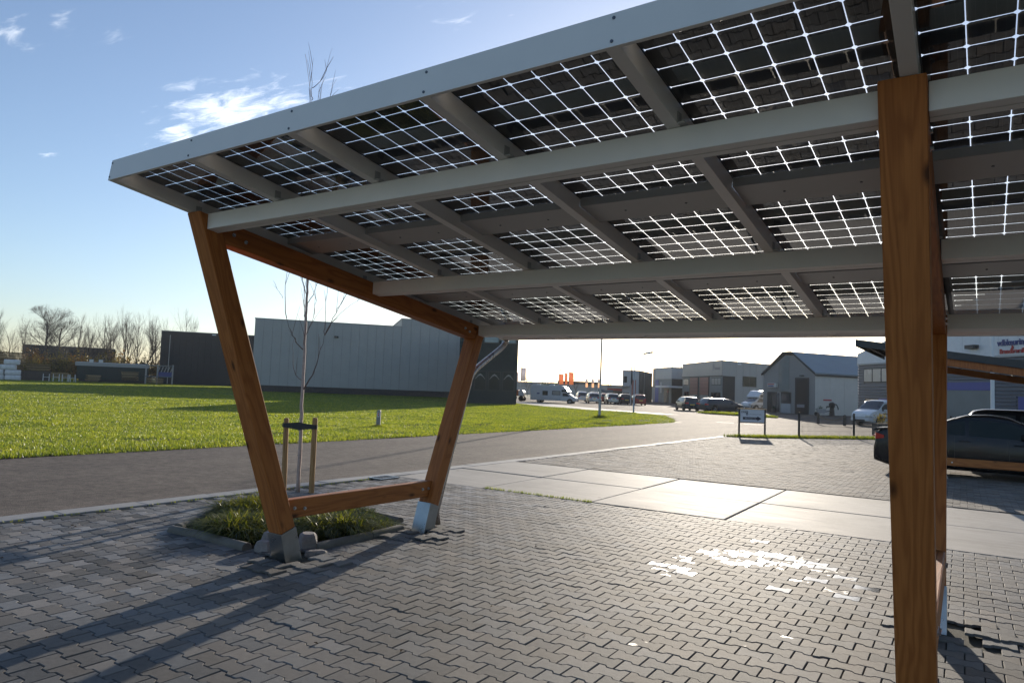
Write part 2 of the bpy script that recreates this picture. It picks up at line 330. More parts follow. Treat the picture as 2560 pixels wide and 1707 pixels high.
# ------------------------------------------------------------------ mesh helpers
class MB:
    def __init__(s): s.v = []; s.f = []; s.m = []
    def add(s, vs, fs, m=0):
        o = len(s.v); s.v += [tuple(x) for x in vs]; s.f += [tuple(i+o for i in f) for f in fs]; s.m += [m]*len(fs); return s
    def box(s, x0, x1, y0, y1, z0, z1, m=0):
        return s.add([(x, y, z) for z in (z0, z1) for y in (y0, y1) for x in (x0, x1)], [(0, 2, 3, 1), (4, 5, 7, 6), (0, 1, 5, 4), (2, 6, 7, 3), (0, 4, 6, 2), (1, 3, 7, 5)], m)
    def bar(s, p, q, w, h, up=(0, 0, 1), m=0):
        p = Vector(p); q = Vector(q); d = (q-p).normalized(); u = Vector(up); sx = d.cross(u)
        if sx.length < 1e-4: sx = d.cross(Vector((1, 0, 0)))
        sx.normalize(); u = sx.cross(d); vs = []
        for c in (p, q):
            for a, b in ((-1, -1), (1, -1), (1, 1), (-1, 1)): vs.append(c+sx*(a*w/2)+u*(b*h/2))
        return s.add(vs, [(3, 2, 1, 0), (4, 5, 6, 7), (0, 1, 5, 4), (1, 2, 6, 5), (2, 3, 7, 6), (3, 0, 4, 7)], m)
    def tube(s, pts, rad, n=8, m=0, cap=True):
        pts = [Vector(p) for p in pts]; rad = rad if isinstance(rad, (list, tuple)) else [rad]*len(pts); vs = []; fs = []
        a = None
        for i, p in enumerate(pts):
            d = (pts[min(i+1, len(pts)-1)]-pts[max(i-1, 0)]).normalized()
            if a is None: a = d.orthogonal().normalized()
            else:
                a = (a-d*a.dot(d)); a = a.normalized() if a.length > 1e-5 else d.orthogonal().normalized()
            b = d.cross(a)
            for k in range(n): t = 2*math.pi*k/n; vs.append(p+(a*math.cos(t)+b*math.sin(t))*rad[i])
        for i in range(len(pts)-1):
            for k in range(n): fs.append((i*n+k, i*n+(k+1) % n, (i+1)*n+(k+1) % n, (i+1)*n+k))
        if cap: fs += [tuple(range(n-1, -1, -1)), tuple(range((len(pts)-1)*n, len(pts)*n))]
        return s.add(vs, fs, m)
    def prism(s, poly, fn, a, b, m=0):
        """poly 2D, fn(u,v,w)->xyz, extruded from w=a to w=b"""
        k = len(poly); vs = [fn(u, v, a) for u, v in poly]+[fn(u, v, b) for u, v in poly]
        return s.add(vs, [tuple(range(k-1, -1, -1)), tuple(range(k, 2*k))]+[(i, (i+1) % k, k+(i+1) % k, k+i) for i in range(k)], m)
    def mesh(s, name, mats, smooth=False):
        me = bpy.data.meshes.new(name); me.from_pydata(s.v, [], s.f)
        for mm in (mats if isinstance(mats, (list, tuple)) else [mats]): me.materials.append(M[mm] if isinstance(mm, str) else mm)
        if any(s.m): me.polygons.foreach_set('material_index', s.m)
        if smooth: me.polygons.foreach_set('use_smooth', [True]*len(me.polygons))
        me.update(); return me
    def build(s, name, mats, parent=None, loc=None, rotz=0, smooth=False, bevel=0, fix=False, split=0):
        me = s.mesh(name, mats, smooth)
        if fix:
            import bmesh
            bm = bmesh.new(); bm.from_mesh(me); bmesh.ops.recalc_face_normals(bm, faces=bm.faces); bm.to_mesh(me); bm.free()
        return link(name, me, parent, loc, rotz, bevel, split)
def link(name, me, parent=None, loc=None, rotz=0, bevel=0, split=0):
    o = bpy.data.objects.new(name, me); COL.objects.link(o)
    if parent is not None: o.parent = parent
    if loc is not None: o.location = loc
    if rotz: o.rotation_euler = (0, 0, rotz)
    if bevel:
        b = o.modifiers.new('bevel', 'BEVEL'); b.width = bevel; b.segments = 2; b.limit_method = 'ANGLE'; b.angle_limit = R(40)
    if split:
        e = o.modifiers.new('split', 'EDGE_SPLIT'); e.split_angle = R(split)
    return o
def tag(o, label, cat, group=None):
    o['label'] = label; o['category'] = cat
    if group: o['group'] = group
    return o
def thing(name, label, cat, loc=(0, 0, 0), rotz=0, group=None):
    o = bpy.data.objects.new(name, None); COL.objects.link(o); o.location = loc; o.rotation_euler = (0, 0, rotz); o.empty_display_size = .2
    return tag(o, label, cat, group)
def kind(o, k): o['kind'] = k; return o
KIDS = {}
def copy_tree(o, parent=None):
    kids = [c for c in bpy.data.objects if c.parent == o]
    c = o.copy(); COL.objects.link(c)
    if parent is not None: c.parent = parent
    for k in kids: copy_tree(k, c)
    return c
def np_mesh(name, V, F, mats, attrs=None, mi=None):
    me = bpy.data.meshes.new(name); V = np.asarray(V, np.float32); F = np.asarray(F, np.int32); k = F.shape[1]
    me.vertices.add(len(V)); me.vertices.foreach_set('co', V.ravel())
    me.loops.add(F.size); me.loops.foreach_set('vertex_index', F.ravel())
    me.polygons.add(len(F)); me.polygons.foreach_set('loop_start', np.arange(0, F.size, k, dtype=np.int32)); me.polygons.foreach_set('loop_total', np.full(len(F), k, np.int32))
    for mm in mats: me.materials.append(M[mm] if isinstance(mm, str) else mm)
    if mi is not None: me.polygons.foreach_set('material_index', np.asarray(mi, np.int32))
    for a, vals in (attrs or {}).items():
        at = me.attributes.new(a, 'FLOAT', 'FACE'); at.data.foreach_set('value', np.asarray(vals, np.float32))
    me.polygons.foreach_set('use_smooth', np.zeros(len(F), bool)); me.update(calc_edges=True); return me
def inpoly(P, poly):
    x, y = P[:, 0], P[:, 1]; ins = np.zeros(len(P), bool); n = len(poly)
    for i in range(n):
        x1, y1 = poly[i]; x2, y2 = poly[(i+1) % n]
        c = ((y1 > y) != (y2 > y)) & (x < (x2-x1)*(y-y1)/(y2-y1+1e-12)+x1); ins ^= c
    return ins
RV = np.array([list(r_), list(u_), list(f_)])
def project(P):
    d = np.asarray(P, float)-np.array([0, 0, CAMH]); q = d@RV.T; z = q[:, 2]
    return np.stack([.5+q[:, 0]/z*(24.64/36), .5-q[:, 1]/z*(24.64/24), z], 1)
def seen(P, mx=.03):
    q = project(P); return (q[:, 2] > .2) & (q[:, 0] > -mx) & (q[:, 0] < 1+mx) & (q[:, 1] > -mx) & (q[:, 1] < 1+mx)
def sheet(name, poly, z, m, k='structure'):
    o = MB().add([(x, y, z) for x, y in poly], [tuple(range(len(poly)))]).build(name, m); o['kind'] = k; return o
def ccw(p):
    a = sum(p[i][0]*p[(i+1) % len(p)][1]-p[(i+1) % len(p)][0]*p[i][1] for i in range(len(p)))
    return p if a > 0 else p[::-1]
exec_sections = []

# ================================================================== GROUND
sheet('ground', [(-700, -300), (500, -300), (500, 700), (-700, 700)], -.07, 'earth')
ROAD = ccw([(-15.5, -70), (-9.25, -70), (-9.25, 29.5), (-8.2, 31.0), (-6.3, 33.7), (-4.3, 36.6), (0, 42.5), (70, 60), (70, 170), (-75, 170), (-75, 88), (-44.3, 66.6), (-38, 60.9), (-30.4, 56.6), (-24.8, 55.4), (-20.4, 51.6), (-16.6, 43.7), (-15.7, 41.3)])
sheet('road', ROAD, -.03, 'asphalt')
LAWN = ccw([(-15.5, -70), (-15.5, 31), (-15.75, 41.3), (-16.6, 43.7), (-20.4, 51.6), (-24.8, 55.4), (-30.4, 56.6), (-38, 60.9), (-44.3, 66.6), (-75, 88), (-120, 104), (-300, 120), (-300, -70)])
def lawn_z(X, Y):
    return .02+.012*np.sin(X*.9+1.3*np.sin(Y*.4))+.010*np.sin(Y*.7+X*.23)+.006*np.sin(X*2.1-Y*1.7)-.05*np.exp(-np.abs(X+15.5)/.35)
def lawn():
    # gently uneven turf: a grid near the road, coarser away from it
    xs = np.concatenate([np.arange(-15.5, -60, -.9), np.arange(-60, -300, -6.)]); ys = np.concatenate([np.arange(-20, 66, .9), np.arange(66, 122, 5)])
    X, Y = np.meshgrid(xs, ys); Z = lawn_z(X, Y)
    V = np.stack([X.ravel(), Y.ravel(), Z.ravel()], 1); nx = len(xs)
    idx = np.arange(len(V)).reshape(len(ys), nx); F = np.stack([idx[:-1, 1:], idx[:-1, :-1], idx[1:, :-1], idx[1:, 1:]], -1).reshape(-1, 4)
    cen = V[F].mean(1)[:, :2]; F = F[inpoly(cen, LAWN)]
    o = link('lawn', np_mesh('lawn', V, F, ['lawn'])); o['kind'] = 'structure'
lawn()
sheet('driveway', ccw([(-24.4, 56.2), (-30.2, 57.6), (-37.6, 61.9), (-44.3, 67.6), (-60, 79), (-60, 84), (-44, 74), (-36, 66.5), (-27, 60.5), (-21.5, 57.5)]), -.022, 'drive')
# tufts of grass on the lawn, on the verge by the sign and in the slab joint
def grass():
    out = []
    N = 1400000
    # sample in polar coordinates round the viewer so that near grass is dense and far grass thin
    d = 14*np.exp(rng.random(N)*math.log(150/14.)); a = rng.uniform(R(18), R(100), N)
    P = np.stack([-np.sin(a)*d, np.cos(a)*d], 1)
    keep = inpoly(P, LAWN); P = P[keep]; d = d[keep]
    P3 = np.concatenate([P, np.full((len(P), 1), .03)], 1); k = seen(P3, .06); P = P[k]; d = d[k]
    if len(P) > 230000: s = rng.permutation(len(P))[:230000]; P = P[s]; d = d[s]
    w = .005+d*.00055; h = rng.uniform(.030, .065, len(P))*(1+.5*np.exp(-np.abs(P[:, 0]+15.5)/.5))
    lump = .5+.5*np.sin(P[:, 0]*.9+1.7*np.sin(P[:, 1]*.5))*np.sin(P[:, 1]*.8+1.3*np.sin(P[:, 0]*.37)); h *= .82+.36*lump
    bare = np.sin(P[:, 0]*1.9+2*np.sin(P[:, 1]*.31))*np.sin(P[:, 1]*.83+P[:, 0]*.2)
    near = np.exp(-np.abs(P[:, 0]+18)/2.0); k = ~((bare > .74) & (rng.random(len(P)) < .85*near+.05)); P, w, h, d = P[k], w[k], h[k], d[k]
    out.append((P, np.zeros(len(P)), w, h))
    V1 = ccw([(-9.2, 29.55), (-8.15, 31.0), (-6.3, 33.7), (-4.3, 36.6), (0, 42.5), (.9, 41.7), (-3.6, 35.6), (-6.0, 32.2), (-7.6, 30.2)])
    V1 = ccw([(-9.2, 29.6), (-8.2, 31.0), (-6.3, 33.7), (-4.3, 36.6), (0, 42.5), (.75, 41.9), (-4.0, 35.6), (-6.05, 32.9), (-7.9, 30.2)])
    Q = np.stack([rng.uniform(-9.5, 1.2, 90000), rng.uniform(29.4, 43, 90000)], 1); Q = Q[inpoly(Q, V1)]
    out.append((Q, np.zeros(len(Q)), np.full(len(Q), .028), rng.uniform(.06, .17, len(Q))))
    for poly in ([(-22.9, 65.5), (-19.5, 68.5), (-16.2, 66.4), (-14.8, 63.2), (-17.2, 63.8)],):
        p = ccw(poly); q = np.stack([rng.uniform(-24, -14, 9000), rng.uniform(61, 70, 9000)], 1); q = q[inpoly(q, p)]
        out.append((q, np.zeros(len(q)), np.full(len(q), .06), rng.uniform(.1, .28, len(q))))
    # moss and weeds along the joint between slabs and pavers
    t = rng.random(260); q = np.stack([-6.95+t*2.0, 9.60+t*.05+rng.normal(0, .015, 260)], 1); out.append((q, np.zeros(260), np.full(260, .006), rng.uniform(.01, .05, 260)))
    q = np.stack([-8.93+rng.normal(0, .012, 160), rng.uniform(3, 9, 160)], 1); out.append((q, np.zeros(160), np.full(160, .006), rng.uniform(.005, .025, 160)))
    # taller grass round the lamp pole and the marker post
    for cx, cy, rr, nn, hh in ((-20.5, 40.6, .45, 220, .32), (-19.2, 19.5, .25, 160, .14)):
        q = np.stack([cx+rng.normal(0, rr*.5, nn), cy+rng.normal(0, rr*.5, nn)], 1); out.append((q, np.zeros(nn), np.full(nn, .03), rng.uniform(.4, 1, nn)*hh))
    P = np.concatenate([o[0] for o in out]); w = np.concatenate([o[2] for o in out]); h = np.concatenate([o[3] for o in out]); n = len(P)
    Vs, Fs = [], []; tone = rng.random(n); tones = []; gz = np.where(P[:, 0] < -15.5, lawn_z(P[:, 0], P[:, 1]), 0)-.012; gz[P[:, 0] > -9.3] = np.where(P[P[:, 0] > -9.3][:, 1] < 12, -.002, -.016)
    for b in range(3):
        th = rng.uniform(0, 6.283, n); lean = rng.uniform(.1, .7, n)*h; t2 = rng.uniform(0, 6.283, n); off = rng.uniform(0, 1, n)*w*1.6
        bx = P[:, 0]+np.cos(t2)*off; by = P[:, 1]+np.sin(t2)*off
        c, s = np.cos(th), np.sin(th); hh = h*rng.uniform(.6, 1.1, n)
        v = np.stack([np.stack([bx-c*w/2, by-s*w/2, gz], 1), np.stack([bx+c*w/2, by+s*w/2, gz], 1), np.stack([bx-s*lean, by+c*lean, gz+hh+.01], 1)], 1)
        Vs.append(v.reshape(-1, 3)); Fs.append(np.arange(3*n).reshape(-1, 3)+3*n*b); tones.append(tone)
    o = link('grass', np_mesh('grass', np.concatenate(Vs), np.concatenate(Fs), ['blade'], {'tone': np.concatenate(tones)}))
    o['kind'] = 'stuff'; o['label'] = 'bright green backlit grass on the lawn and verges'
    sheet('verge', V1, -.012, 'soil')
grass()

# paved floor of the carport: interlocking dog-bone pavers
YAWP = .023; CP, SP = math.cos(YAWP), math.sin(YAWP)
PL, PP, PA = .212, .1455, .0125        # length, row pitch, half the wave of the long side
def paver_ring(g, a=PA):
    h = PL/2-g; e = PP/2+a-g; w = PP/2-a-g; x1 = PL/2-.043; x2 = PL/2-.063
    lo = [(-h, -e), (-x1, -e), (-x2, -w), (x2, -w), (x1, -e), (h, -e)]
    return lo+[(-x, -y) for x, y in lo]
def paver_mesh():
    top, bot = paver_ring(.0065), paver_ring(.0026); k = len(top)
    b = MB().add([(x, y, 0) for x, y in top]+[(x, y, -.006) for x, y in bot]+[(x, y, -.02) for x, y in bot],
                 [tuple(range(k))]+[(i+k, (i+1) % k+k, (i+1) % k, i) for i in range(k)]+[(i+2*k, (i+1) % k+2*k, (i+1) % k+k, i+k) for i in range(k)])
    return b
wet_spots = [(-2.44, 6.607, .17), (-2.566, 7.067, .11), (-2.42, 7.59, .15), (-2.2, 7.8, .15), (-2.0, 7.93, .17), (-1.83, 7.93, .17), (-1.65, 7.92, .16), (-1.45, 7.8, .2), (-1.3, 7.75, .16), (-1.55, 6.57, .12), (-1.37, 7.16, .14), (-1.02, 6.78, .16),
             (-2.16, 7.33, .12), (-1.9, 7.45, .12), (-1.75, 7.6, .14), (-1.1, 5.3, .07), (-1.93, 4.5, .06), (-3.22, 6.7, .05), (-4.76, 6.6, .05), (-1.44, 5.03, .06), (-2.49, 4.2, .04), (-2.62, 6.75, .09), (-1.2, 7.5, .12), (-2.9, 8.2, .05), (-2.2, 8.6, .05), (-.9, 7.2, .1), (-3.9, 5.7, .03)]
def paving():
    floor = sheet('pavement', ccw([(-8.95, -6), (8, -6), (8, 9.97), (-8.95, 9.6)]), -.017, 'sand')
    o = np.array([-7.0, 9.612]); ex = np.array([CP, SP]); ey = np.array([-SP, CP]); C = []
    for j in range(0, 106):
        for i in range(-18, 76): C.append(o+ex*((i+(.5 if j % 2 else 0))*PL)-ey*(PP*(j+.5)+PA+.004))
    C = np.array(C); C = C[(C[:, 0] > -8.95+PL/2) & (C[:, 0] < 7.6) & (C[:, 1] > -5.6)]
    # openings: planting bed, post feet and one paver left out by the right-hand rear post
    bed = ccw([(-7.85, 6.45), (-7.9, 5.2), (-7.25, 4.42), (-6.0, 4.42), (-5.62, 4.8), (-5.62, 6.3), (-6.2, 6.45)]); ins = inpoly(C, bed)
    for x0, x1, y0, y1 in ((-5.62, -5.24, 4.25, 4.62), (-5.62, -5.26, 6.12, 6.48), (-.48, -.10, 4.25, 4.62), (-.48, -.08, 6.12, 6.5), (-.10, .06, 6.0, 6.2)):
        ins |= (C[:, 0] > x0) & (C[:, 0] < x1) & (C[:, 1] > y0) & (C[:, 1] < y1)
    C = C[~ins]; n = len(C)
    tone = rng.random(n)*.8+.1+rng.normal(0, .08, n); wet = np.zeros(n)
    for x, y, r in wet_spots:
        d = np.hypot(C[:, 0]-x, (C[:, 1]-y)*1.0); wet = np.maximum(wet, np.clip(1.35-d/r*.88, 0, 1)*(.8+.4*rng.random(n)))
    z = rng.normal(0, .0013, n)+.004*np.sin(C[:, 0]*1.7+C[:, 1]*.6)*np.sin(C[:, 1]*1.3-C[:, 0]*.4); tx = rng.normal(0, .004, n); ty = rng.normal(0, .004, n)
    for x0, y0 in ((-5.25, 6.15), (-.1, 4.3), (-.2, 6.3), (-5.3, 4.4)):     # lifted pavers round the feet
        d = np.hypot(C[:, 0]-x0, C[:, 1]-y0); k = d < .42; z[k] += rng.uniform(.004, .03, k.sum()); tx[k] += rng.normal(0, .02, k.sum()); ty[k] += rng.normal(0, .02, k.sum())
    q = project(np.concatenate([C, np.zeros((n, 1))], 1)); vis = (q[:, 2] > .5) & (q[:, 0] > 0) & (q[:, 0] < 1) & (q[:, 1] > 0) & (q[:, 1] < 1)
    order = np.argsort(np.where(vis, q[:, 2], 1e9)); single = np.zeros(n, bool); single[order[:300]] = True; single &= vis
    base = paver_mesh(); me = base.mesh('paver', 'paver1'); first = None
    for i in np.nonzero(single)[0]:
        if first is None: ob = link('paver', me, floor); first = ob
        else: ob = first.copy(); COL.objects.link(ob); ob.parent = floor
        ob.location = (C[i, 0], C[i, 1], z[i]); ob.rotation_euler = (tx[i], ty[i], YAWP); ob['tone'] = float(tone[i]); ob['wet'] = float(wet[i])
    rest = np.nonzero(~single)[0]; bv = np.array(base.v); k = 12; nb = len(bv)
    tris = []
    for f in base.f:
        if len(f) == 4: tris += [(f[0], f[1], f[2], f[3])]
    topf = base.f[0]; tq = [(0, 1, 10, 11), (1, 2, 9, 10), (2, 3, 8, 9), (3, 4, 7, 8), (4, 5, 6, 7)]
    bf = np.array(tris+tq)
    X = bv[:, 0]; Y = bv[:, 1]; Z = bv[:, 2]
    Vx = C[rest, 0][:, None]+X*CP-Y*SP; Vy = C[rest, 1][:, None]+X*SP+Y*CP; Vz = z[rest][:, None]+Z+Y*tx[rest][:, None]-X*ty[rest][:, None]
    V = np.stack([Vx, Vy, Vz], -1).reshape(-1, 3); F = (bf[None]+(np.arange(len(rest))*nb)[:, None, None]).reshape(-1, 4)
    o2 = link('paver', np_mesh('pavers', V, F, ['paver2'], {'tone': np.repeat(tone[rest], len(bf)), 'wet': np.repeat(wet[rest], len(bf))}), floor); o2['kind'] = 'stuff'
    # a few fallen leaves and bits blown over the pavers
    m_ = 130; Pl = np.stack([rng.uniform(-8.8, 2.5, m_), rng.uniform(.5, 9.4, m_)], 1); Pl[:50] = np.stack([-6.8+rng.normal(0, 1.0, 50), 4.2+rng.normal(0, .5, 50)], 1)
    th = rng.uniform(0, 6.283, m_); ll = rng.uniform(.008, .024, m_); wl = ll*rng.uniform(.25, .6, m_); cc, ss = np.cos(th), np.sin(th); lv = []
    for a_, b_2, zz in ((-1, 0, .003), (0, -1, .010), (1, 0, .005), (0, 1, .014)): lv.append(np.stack([Pl[:, 0]+cc*ll*a_-ss*wl*b_2, Pl[:, 1]+ss*ll*a_+cc*wl*b_2, np.full(m_, zz)], 1))
    lf = link('fallen_leaves', np_mesh('fallen_leaves', np.stack(lv, 1).reshape(-1, 3), np.arange(4*m_).reshape(-1, 4), ['deadleaf'])); kind(lf, 'stuff'); lf['label'] = 'small dry leaves and bits blown over the pavers'
    # driveway of big concrete slabs
    strip = sheet('concrete_drive', ccw([(-8.95, 9.58), (8, 9.95), (8, 14.1), (-8.95, 13.66)]), -.026, 'sand')
    A, B = 2.019, 2.0; so_ = np.array([-7.0, 9.612]); s0 = None
    for i in range(-1, 8):
        for j in range(2):
            x0 = -1.945 if i == -1 else i*A; x1 = (i+1)*A
            g = .014; b = MB()
            cx, cy = (x0+x1)/2, (j+.5)*B; w = x1-x0-2*g
            b.box(-w/2, w/2, -B/2+g, B/2-g, -.03, 0)
            ob = b.build('concrete_slab', 'slab', strip, bevel=.008); p = so_+np.array([CP, SP])*cx+np.array([-SP, CP])*cy
            ob.location = (p[0], p[1], rng.normal(.002, .002)); ob.rotation_euler = (rng.normal(0, .0007), rng.normal(0, .0007), YAWP)
    # yard beyond the slabs: small rectangular pavers
    yp = ccw([(-8.95, 13.68), (8, 14.0), (8, 42), (.8, 41.9), (-4.0, 35.5), (-6.05, 32.8), (-7.9, 30.1), (-8.95, 29.3)])
    yard = sheet('yard', yp, -.014, 'sand')
    l, w = .213, .107; C = []
    o = np.array([-9.3, 13.69])
    for j in range(0, 200):
        for i in range(0, 84): C.append(o+ex*((i+(.5 if j % 2 else 0))*l)+ey*(w*(j+.5)))
    C = np.array(C); C = C[inpoly(C, yp)]; d = np.hypot(C[:, 0], C[:, 1]); n = len(C); tone = rng.random(n)
    g = .0045; bx = np.array([-1, 1, 1, -1])*(l/2-g); by = np.array([-1, -1, 1, 1])*(w/2-g)
    zt = rng.normal(0, .0014, n); T = np.concatenate([bx, bx*1.02]); U = np.concatenate([by, by*1.03]); Zb = np.array([0]*4+[-.012]*4)
    V = np.stack([C[:, 0][:, None]+T*CP-U*SP, C[:, 1][:, None]+T*SP+U*CP, zt[:, None]+Zb[None]+T[None]*rng.normal(0, .008, (n, 1))], -1).reshape(-1, 3)
    bf = np.array([(0, 1, 2, 3), (4, 5, 1, 0), (5, 6, 2, 1), (6, 7, 3, 2), (7, 4, 0, 3)]); F = (bf[None]+(np.arange(n)*8)[:, None, None]).reshape(-1, 4)
    o3 = link('paver', np_mesh('yard_pavers', V, F, ['yardpaver'], {'tone': np.repeat(tone, 5), 'wet': np.zeros(5*n)}), yard); o3['kind'] = 'stuff'
    # kerb stones
    kb = sheet('kerb', [(-9.25, -8), (-8.95, -8), (-8.95, 30), (-9.25, 30)], -.06, 'sand')
    me = MB().box(-.146, .146, -.496, .496, -.06, 0).mesh('kerb_stone', 'kerb'); first = None
    for i in range(36):
        if first is None: ob = first = link('kerb_stone', me, kb, bevel=.012)
        else: ob = first.copy(); COL.objects.link(ob); ob.parent = kb
        ob.location = (-9.10+rng.normal(0, .003), -5.5+i, .012+rng.normal(0, .003)); ob.rotation_euler = (rng.normal(0, .003), rng.normal(0, .006), rng.normal(0, .003))
    for i, (x, y, r) in enumerate([(-14.1, 46.0, .1), (-12.2, 45.6, .25)]):
        MB().box(-.55, .55, -.12, .12, -.02, -.0245+.004).build('road_marking', 'mark', None, (x, y, 0), r)['kind'] = 'structure'
paving()

# ================================================================== SOLAR CARPORT
SL = .149; Y0 = 2.597; Z0 = 3.137
def zr(y, d=0): return Z0-SL*(y-Y0)+d
def yz_part(name, poly, x0, x1, axis, mats, parent, bevel=.004):
    """extrude a (y,z) outline between x0 and x1; local Z runs along axis (ay,az) so that the grain follows it"""
    ax = Vector((0, axis[0], axis[1])).normalized(); ex = Vector((1, 0, 0)); ey = ax.cross(ex)
    o = Vector(((x0+x1)/2, sum(p[0] for p in poly)/len(poly), sum(p[1] for p in poly)/len(poly)))
    Mx = Matrix((ex, ey, ax)).transposed(); inv = Mx.transposed(); b = MB(); k = len(poly); vs = []
    for x in (x0, x1):
        for y, z in poly: vs.append(inv @ (Vector((x, y, z))-o))
    b.add(vs, [tuple(range(k-1, -1, -1)), tuple(range(k, 2*k))]+[(i, (i+1) % k, k+(i+1) % k, k+i) for i in range(k)])
    ob = b.build(name, mats, parent, bevel=bevel, fix=True); ob.location = o; ob.rotation_euler = Mx.to_euler(); return ob
def bolt(parent, x, y, z, n, r=.017):
    """zinc bolt with washer on the face with outward direction n, in the carport's coordinates"""
    p = Vector((x, y, z)); n = Vector(n); b = MB().tube([p, p+n*.004], r, 12).tube([p+n*.004, p+n*.016], r*.62, 6)
    inv = parent.matrix_basis.inverted(); b.v = [tuple(inv @ Vector(v)) for v in b.v]
    return b.build('bolt', 'zinc', parent)
def frame(root, xa, xb, wood='wood', rail_in=(.03, .062), turn=0, low=0):
    """one V-shaped timber frame: xb is the face towards the open bay"""
    s = 1 if xb > xa else -1
    # posts: base outlines on the ground, leaning outwards
    k1, k2 = -.3624, .372
    yb, wd = 4.347, .176
    zt1 = lambda y: zr(y, -.002)
    def topz(y0, k):            # where a line y0+k z meets the roof plane
        z = 2.5
        for _ in range(30): z = zr(y0+k*z)-.002
        return z
    def post(name, y0, y1, k, shz0, shz1, cut):
        za, zb_ = cut(y0), cut(y1)
        o = yz_part('post', [(y0+k*shz0, shz0), (y1+k*shz1, shz1), (y1+k*zb_, zb_), (y0+k*za, za)], min(xa, xb), max(xa, xb), (k, 1), wood, root, .007)
        e = .006
        sh = yz_part('post_shoe', [(y0-e, -.09), (y1+e, -.09), (y1+e+k*shz1, shz1), (y0-e+k*shz0, shz0)], min(xa, xb)-e, max(xa, xb)+e, (k, 1), 'galv', None, .002)
        mw = sh.matrix_basis.copy(); sh.parent = o; sh.matrix_parent_inverse = o.matrix_basis.inverted(); sh.matrix_basis = mw
        return o
    p1 = post('post', yb, yb+wd, k1, .262-low, .318-low, lambda y: topz(y, k1))
    p2 = post('post', 6.222, 6.222+.163, k2, .318, .262, lambda y: topz(y, k2))
    # horizontal rail low down and sloping tie under the roof
    rz0, rz1 = .38, .56; rx0, rx1 = (xa+s*rail_in[0], xb-s*rail_in[1])
    ra = yz_part('rail', [(4.523-.3624*rz0+.002, rz0), (6.222+.372*rz0-.002, rz0), (6.222+.372*rz1-.002, rz1), (4.523-.3624*rz1+.002, rz1)], min(rx0, rx1), max(rx0, rx1), (1, 0), wood, root, .012)
    t0, t1 = xa+s*.028, xb-s*.006
    fy = lambda y0, k, d: y0+k*0
    def cross(y0, k, d):
        z = 2.5
        for _ in range(40): z = zr(y0+k*z)+d
        return (y0+k*z, z)
    a0, a1 = cross(4.523, -.3624, -.19), cross(4.523, -.3624, -.004); b0, b1 = cross(6.222, .372, -.19), cross(6.222, .372, -.004)
    ti = yz_part('tie_beam', [(a0[0]+.002, a0[1]), (b0[0]-.002, b0[1]), (b1[0]-.002, b1[1]), (a1[0]+.002, a1[1])], min(t0, t1), max(t0, t1), (1, -SL), wood, root, .006)
    for y in (4.44, 4.56): bolt(ra, rx1, y, .475-.12*(y-4.44), (s, 0, 0))
    for y in (6.26, 6.36): bolt(ra, rx1, y, .475, (s, 0, 0))
    for y, z in ((3.58, 2.90), (3.70, 2.86), (6.86, 2.40), (6.95, 2.365)): bolt(ti, t1, y, z-.0, (s, 0, 0))
    if turn:
        c0 = Vector((xb, 3.3, 0)); Tm = Matrix.Translation(c0) @ Matrix.Rotation(turn, 4, 'Z') @ Matrix.Translation(-c0)
        for o in (p1, p2, ra, ti):
            for ch in [q for q in bpy.data.objects if q.parent == o and q.name.startswith('post_shoe')]: pass
            mw = Tm @ o.matrix_basis; o.matrix_basis = mw
    return p1, p2
CAR = thing('solar_carport', 'large timber carport with white edged roof of see-through solar panels in front', 'carport')
frame(CAR, -5.529, -5.346); frame(CAR, -.375, -.191, rail_in=(.075, .002), turn=.021, low=.075); frame(CAR, 4.80, 4.983, 'wood2')
RX = [-5.523, -4.494, -3.450, -2.395, -1.341, -.285, .765, 1.815, 2.865, 3.915, 4.965]; RW = .068; RH = .112
YE = 7.86
for i, x in enumerate(RX):
    b = MB(); b.bar((0, Y0+.024, zr(Y0+.024)+RH/2), (0, YE, zr(YE)+RH/2), RW, RH*.989)
    o = b.build('rafter', 'alu', CAR, (x+RW/2, 0, 0), bevel=.002)
    if i == 5: o.rotation_euler = (0, 0, .021); o.location.x += .021*3.3-.006
    for yp in (3.28, 5.2, 7.08):
        bk = MB().box(.035, .039, yp, yp+.05, zr(yp), zr(yp)+.06).box(.035, .075, yp, yp+.05, zr(yp)-.002, zr(yp)+.003)
        bk.build('bracket', 'alud', o)
def fascia():
    b = MB(); x0, x1 = -5.526, RX[-1]+RW+.003; fn = lambda u, v, w: (w, u, v)
    b.prism([(Y0, Z0), (Y0+.022, Z0-.002), (Y0+.043, Z0+.160), (Y0+.022, Z0+.162)], fn, x0, x1)
    o = b.build('fascia', 'alu', CAR, bevel=.002)
    for i, x in enumerate(RX):
        for t in (.16, .84):
            y, z = Y0+.022*t, Z0+.162*t; xx = x+RW/2-(.0 if i else .02)
            MB().tube([(xx, y+.002, z), (xx, y-.004, z)], .0075, 10).build('screw', 'screw', o)
fascia()
for yp in (3.322, 5.241, 7.126):           # lengthwise beams, set square to the roof slope, between the frames
    for x0, x1 in ((-5.344, -.375-.021*(yp-3.3)+.004), (-.189-.021*(yp-3.3), 4.798)):
        b = MB(); c, s_ = math.cos(math.atan(SL)), math.sin(math.atan(SL))
        def P(u, w): return (yp+u*c-(w)*s_*0+u*0, zr(yp)-.130-u*SL*c+w)
        out = [P(0, 0), P(.055, 0), P(.055, .010), P(.061, .010), P(.061, 0), P(.102, 0), P(.102, .128), P(0, .128)]
        b.prism(out, lambda u, v, w: (w, u, v), x0, x1)
        b.build('purlin', 'alu', CAR, bevel=.0025)
PX, PY = .1645, .161                        # cell pitch across and down the roof (horizontal)
ROWS = [2.684, 4.425, 6.166]
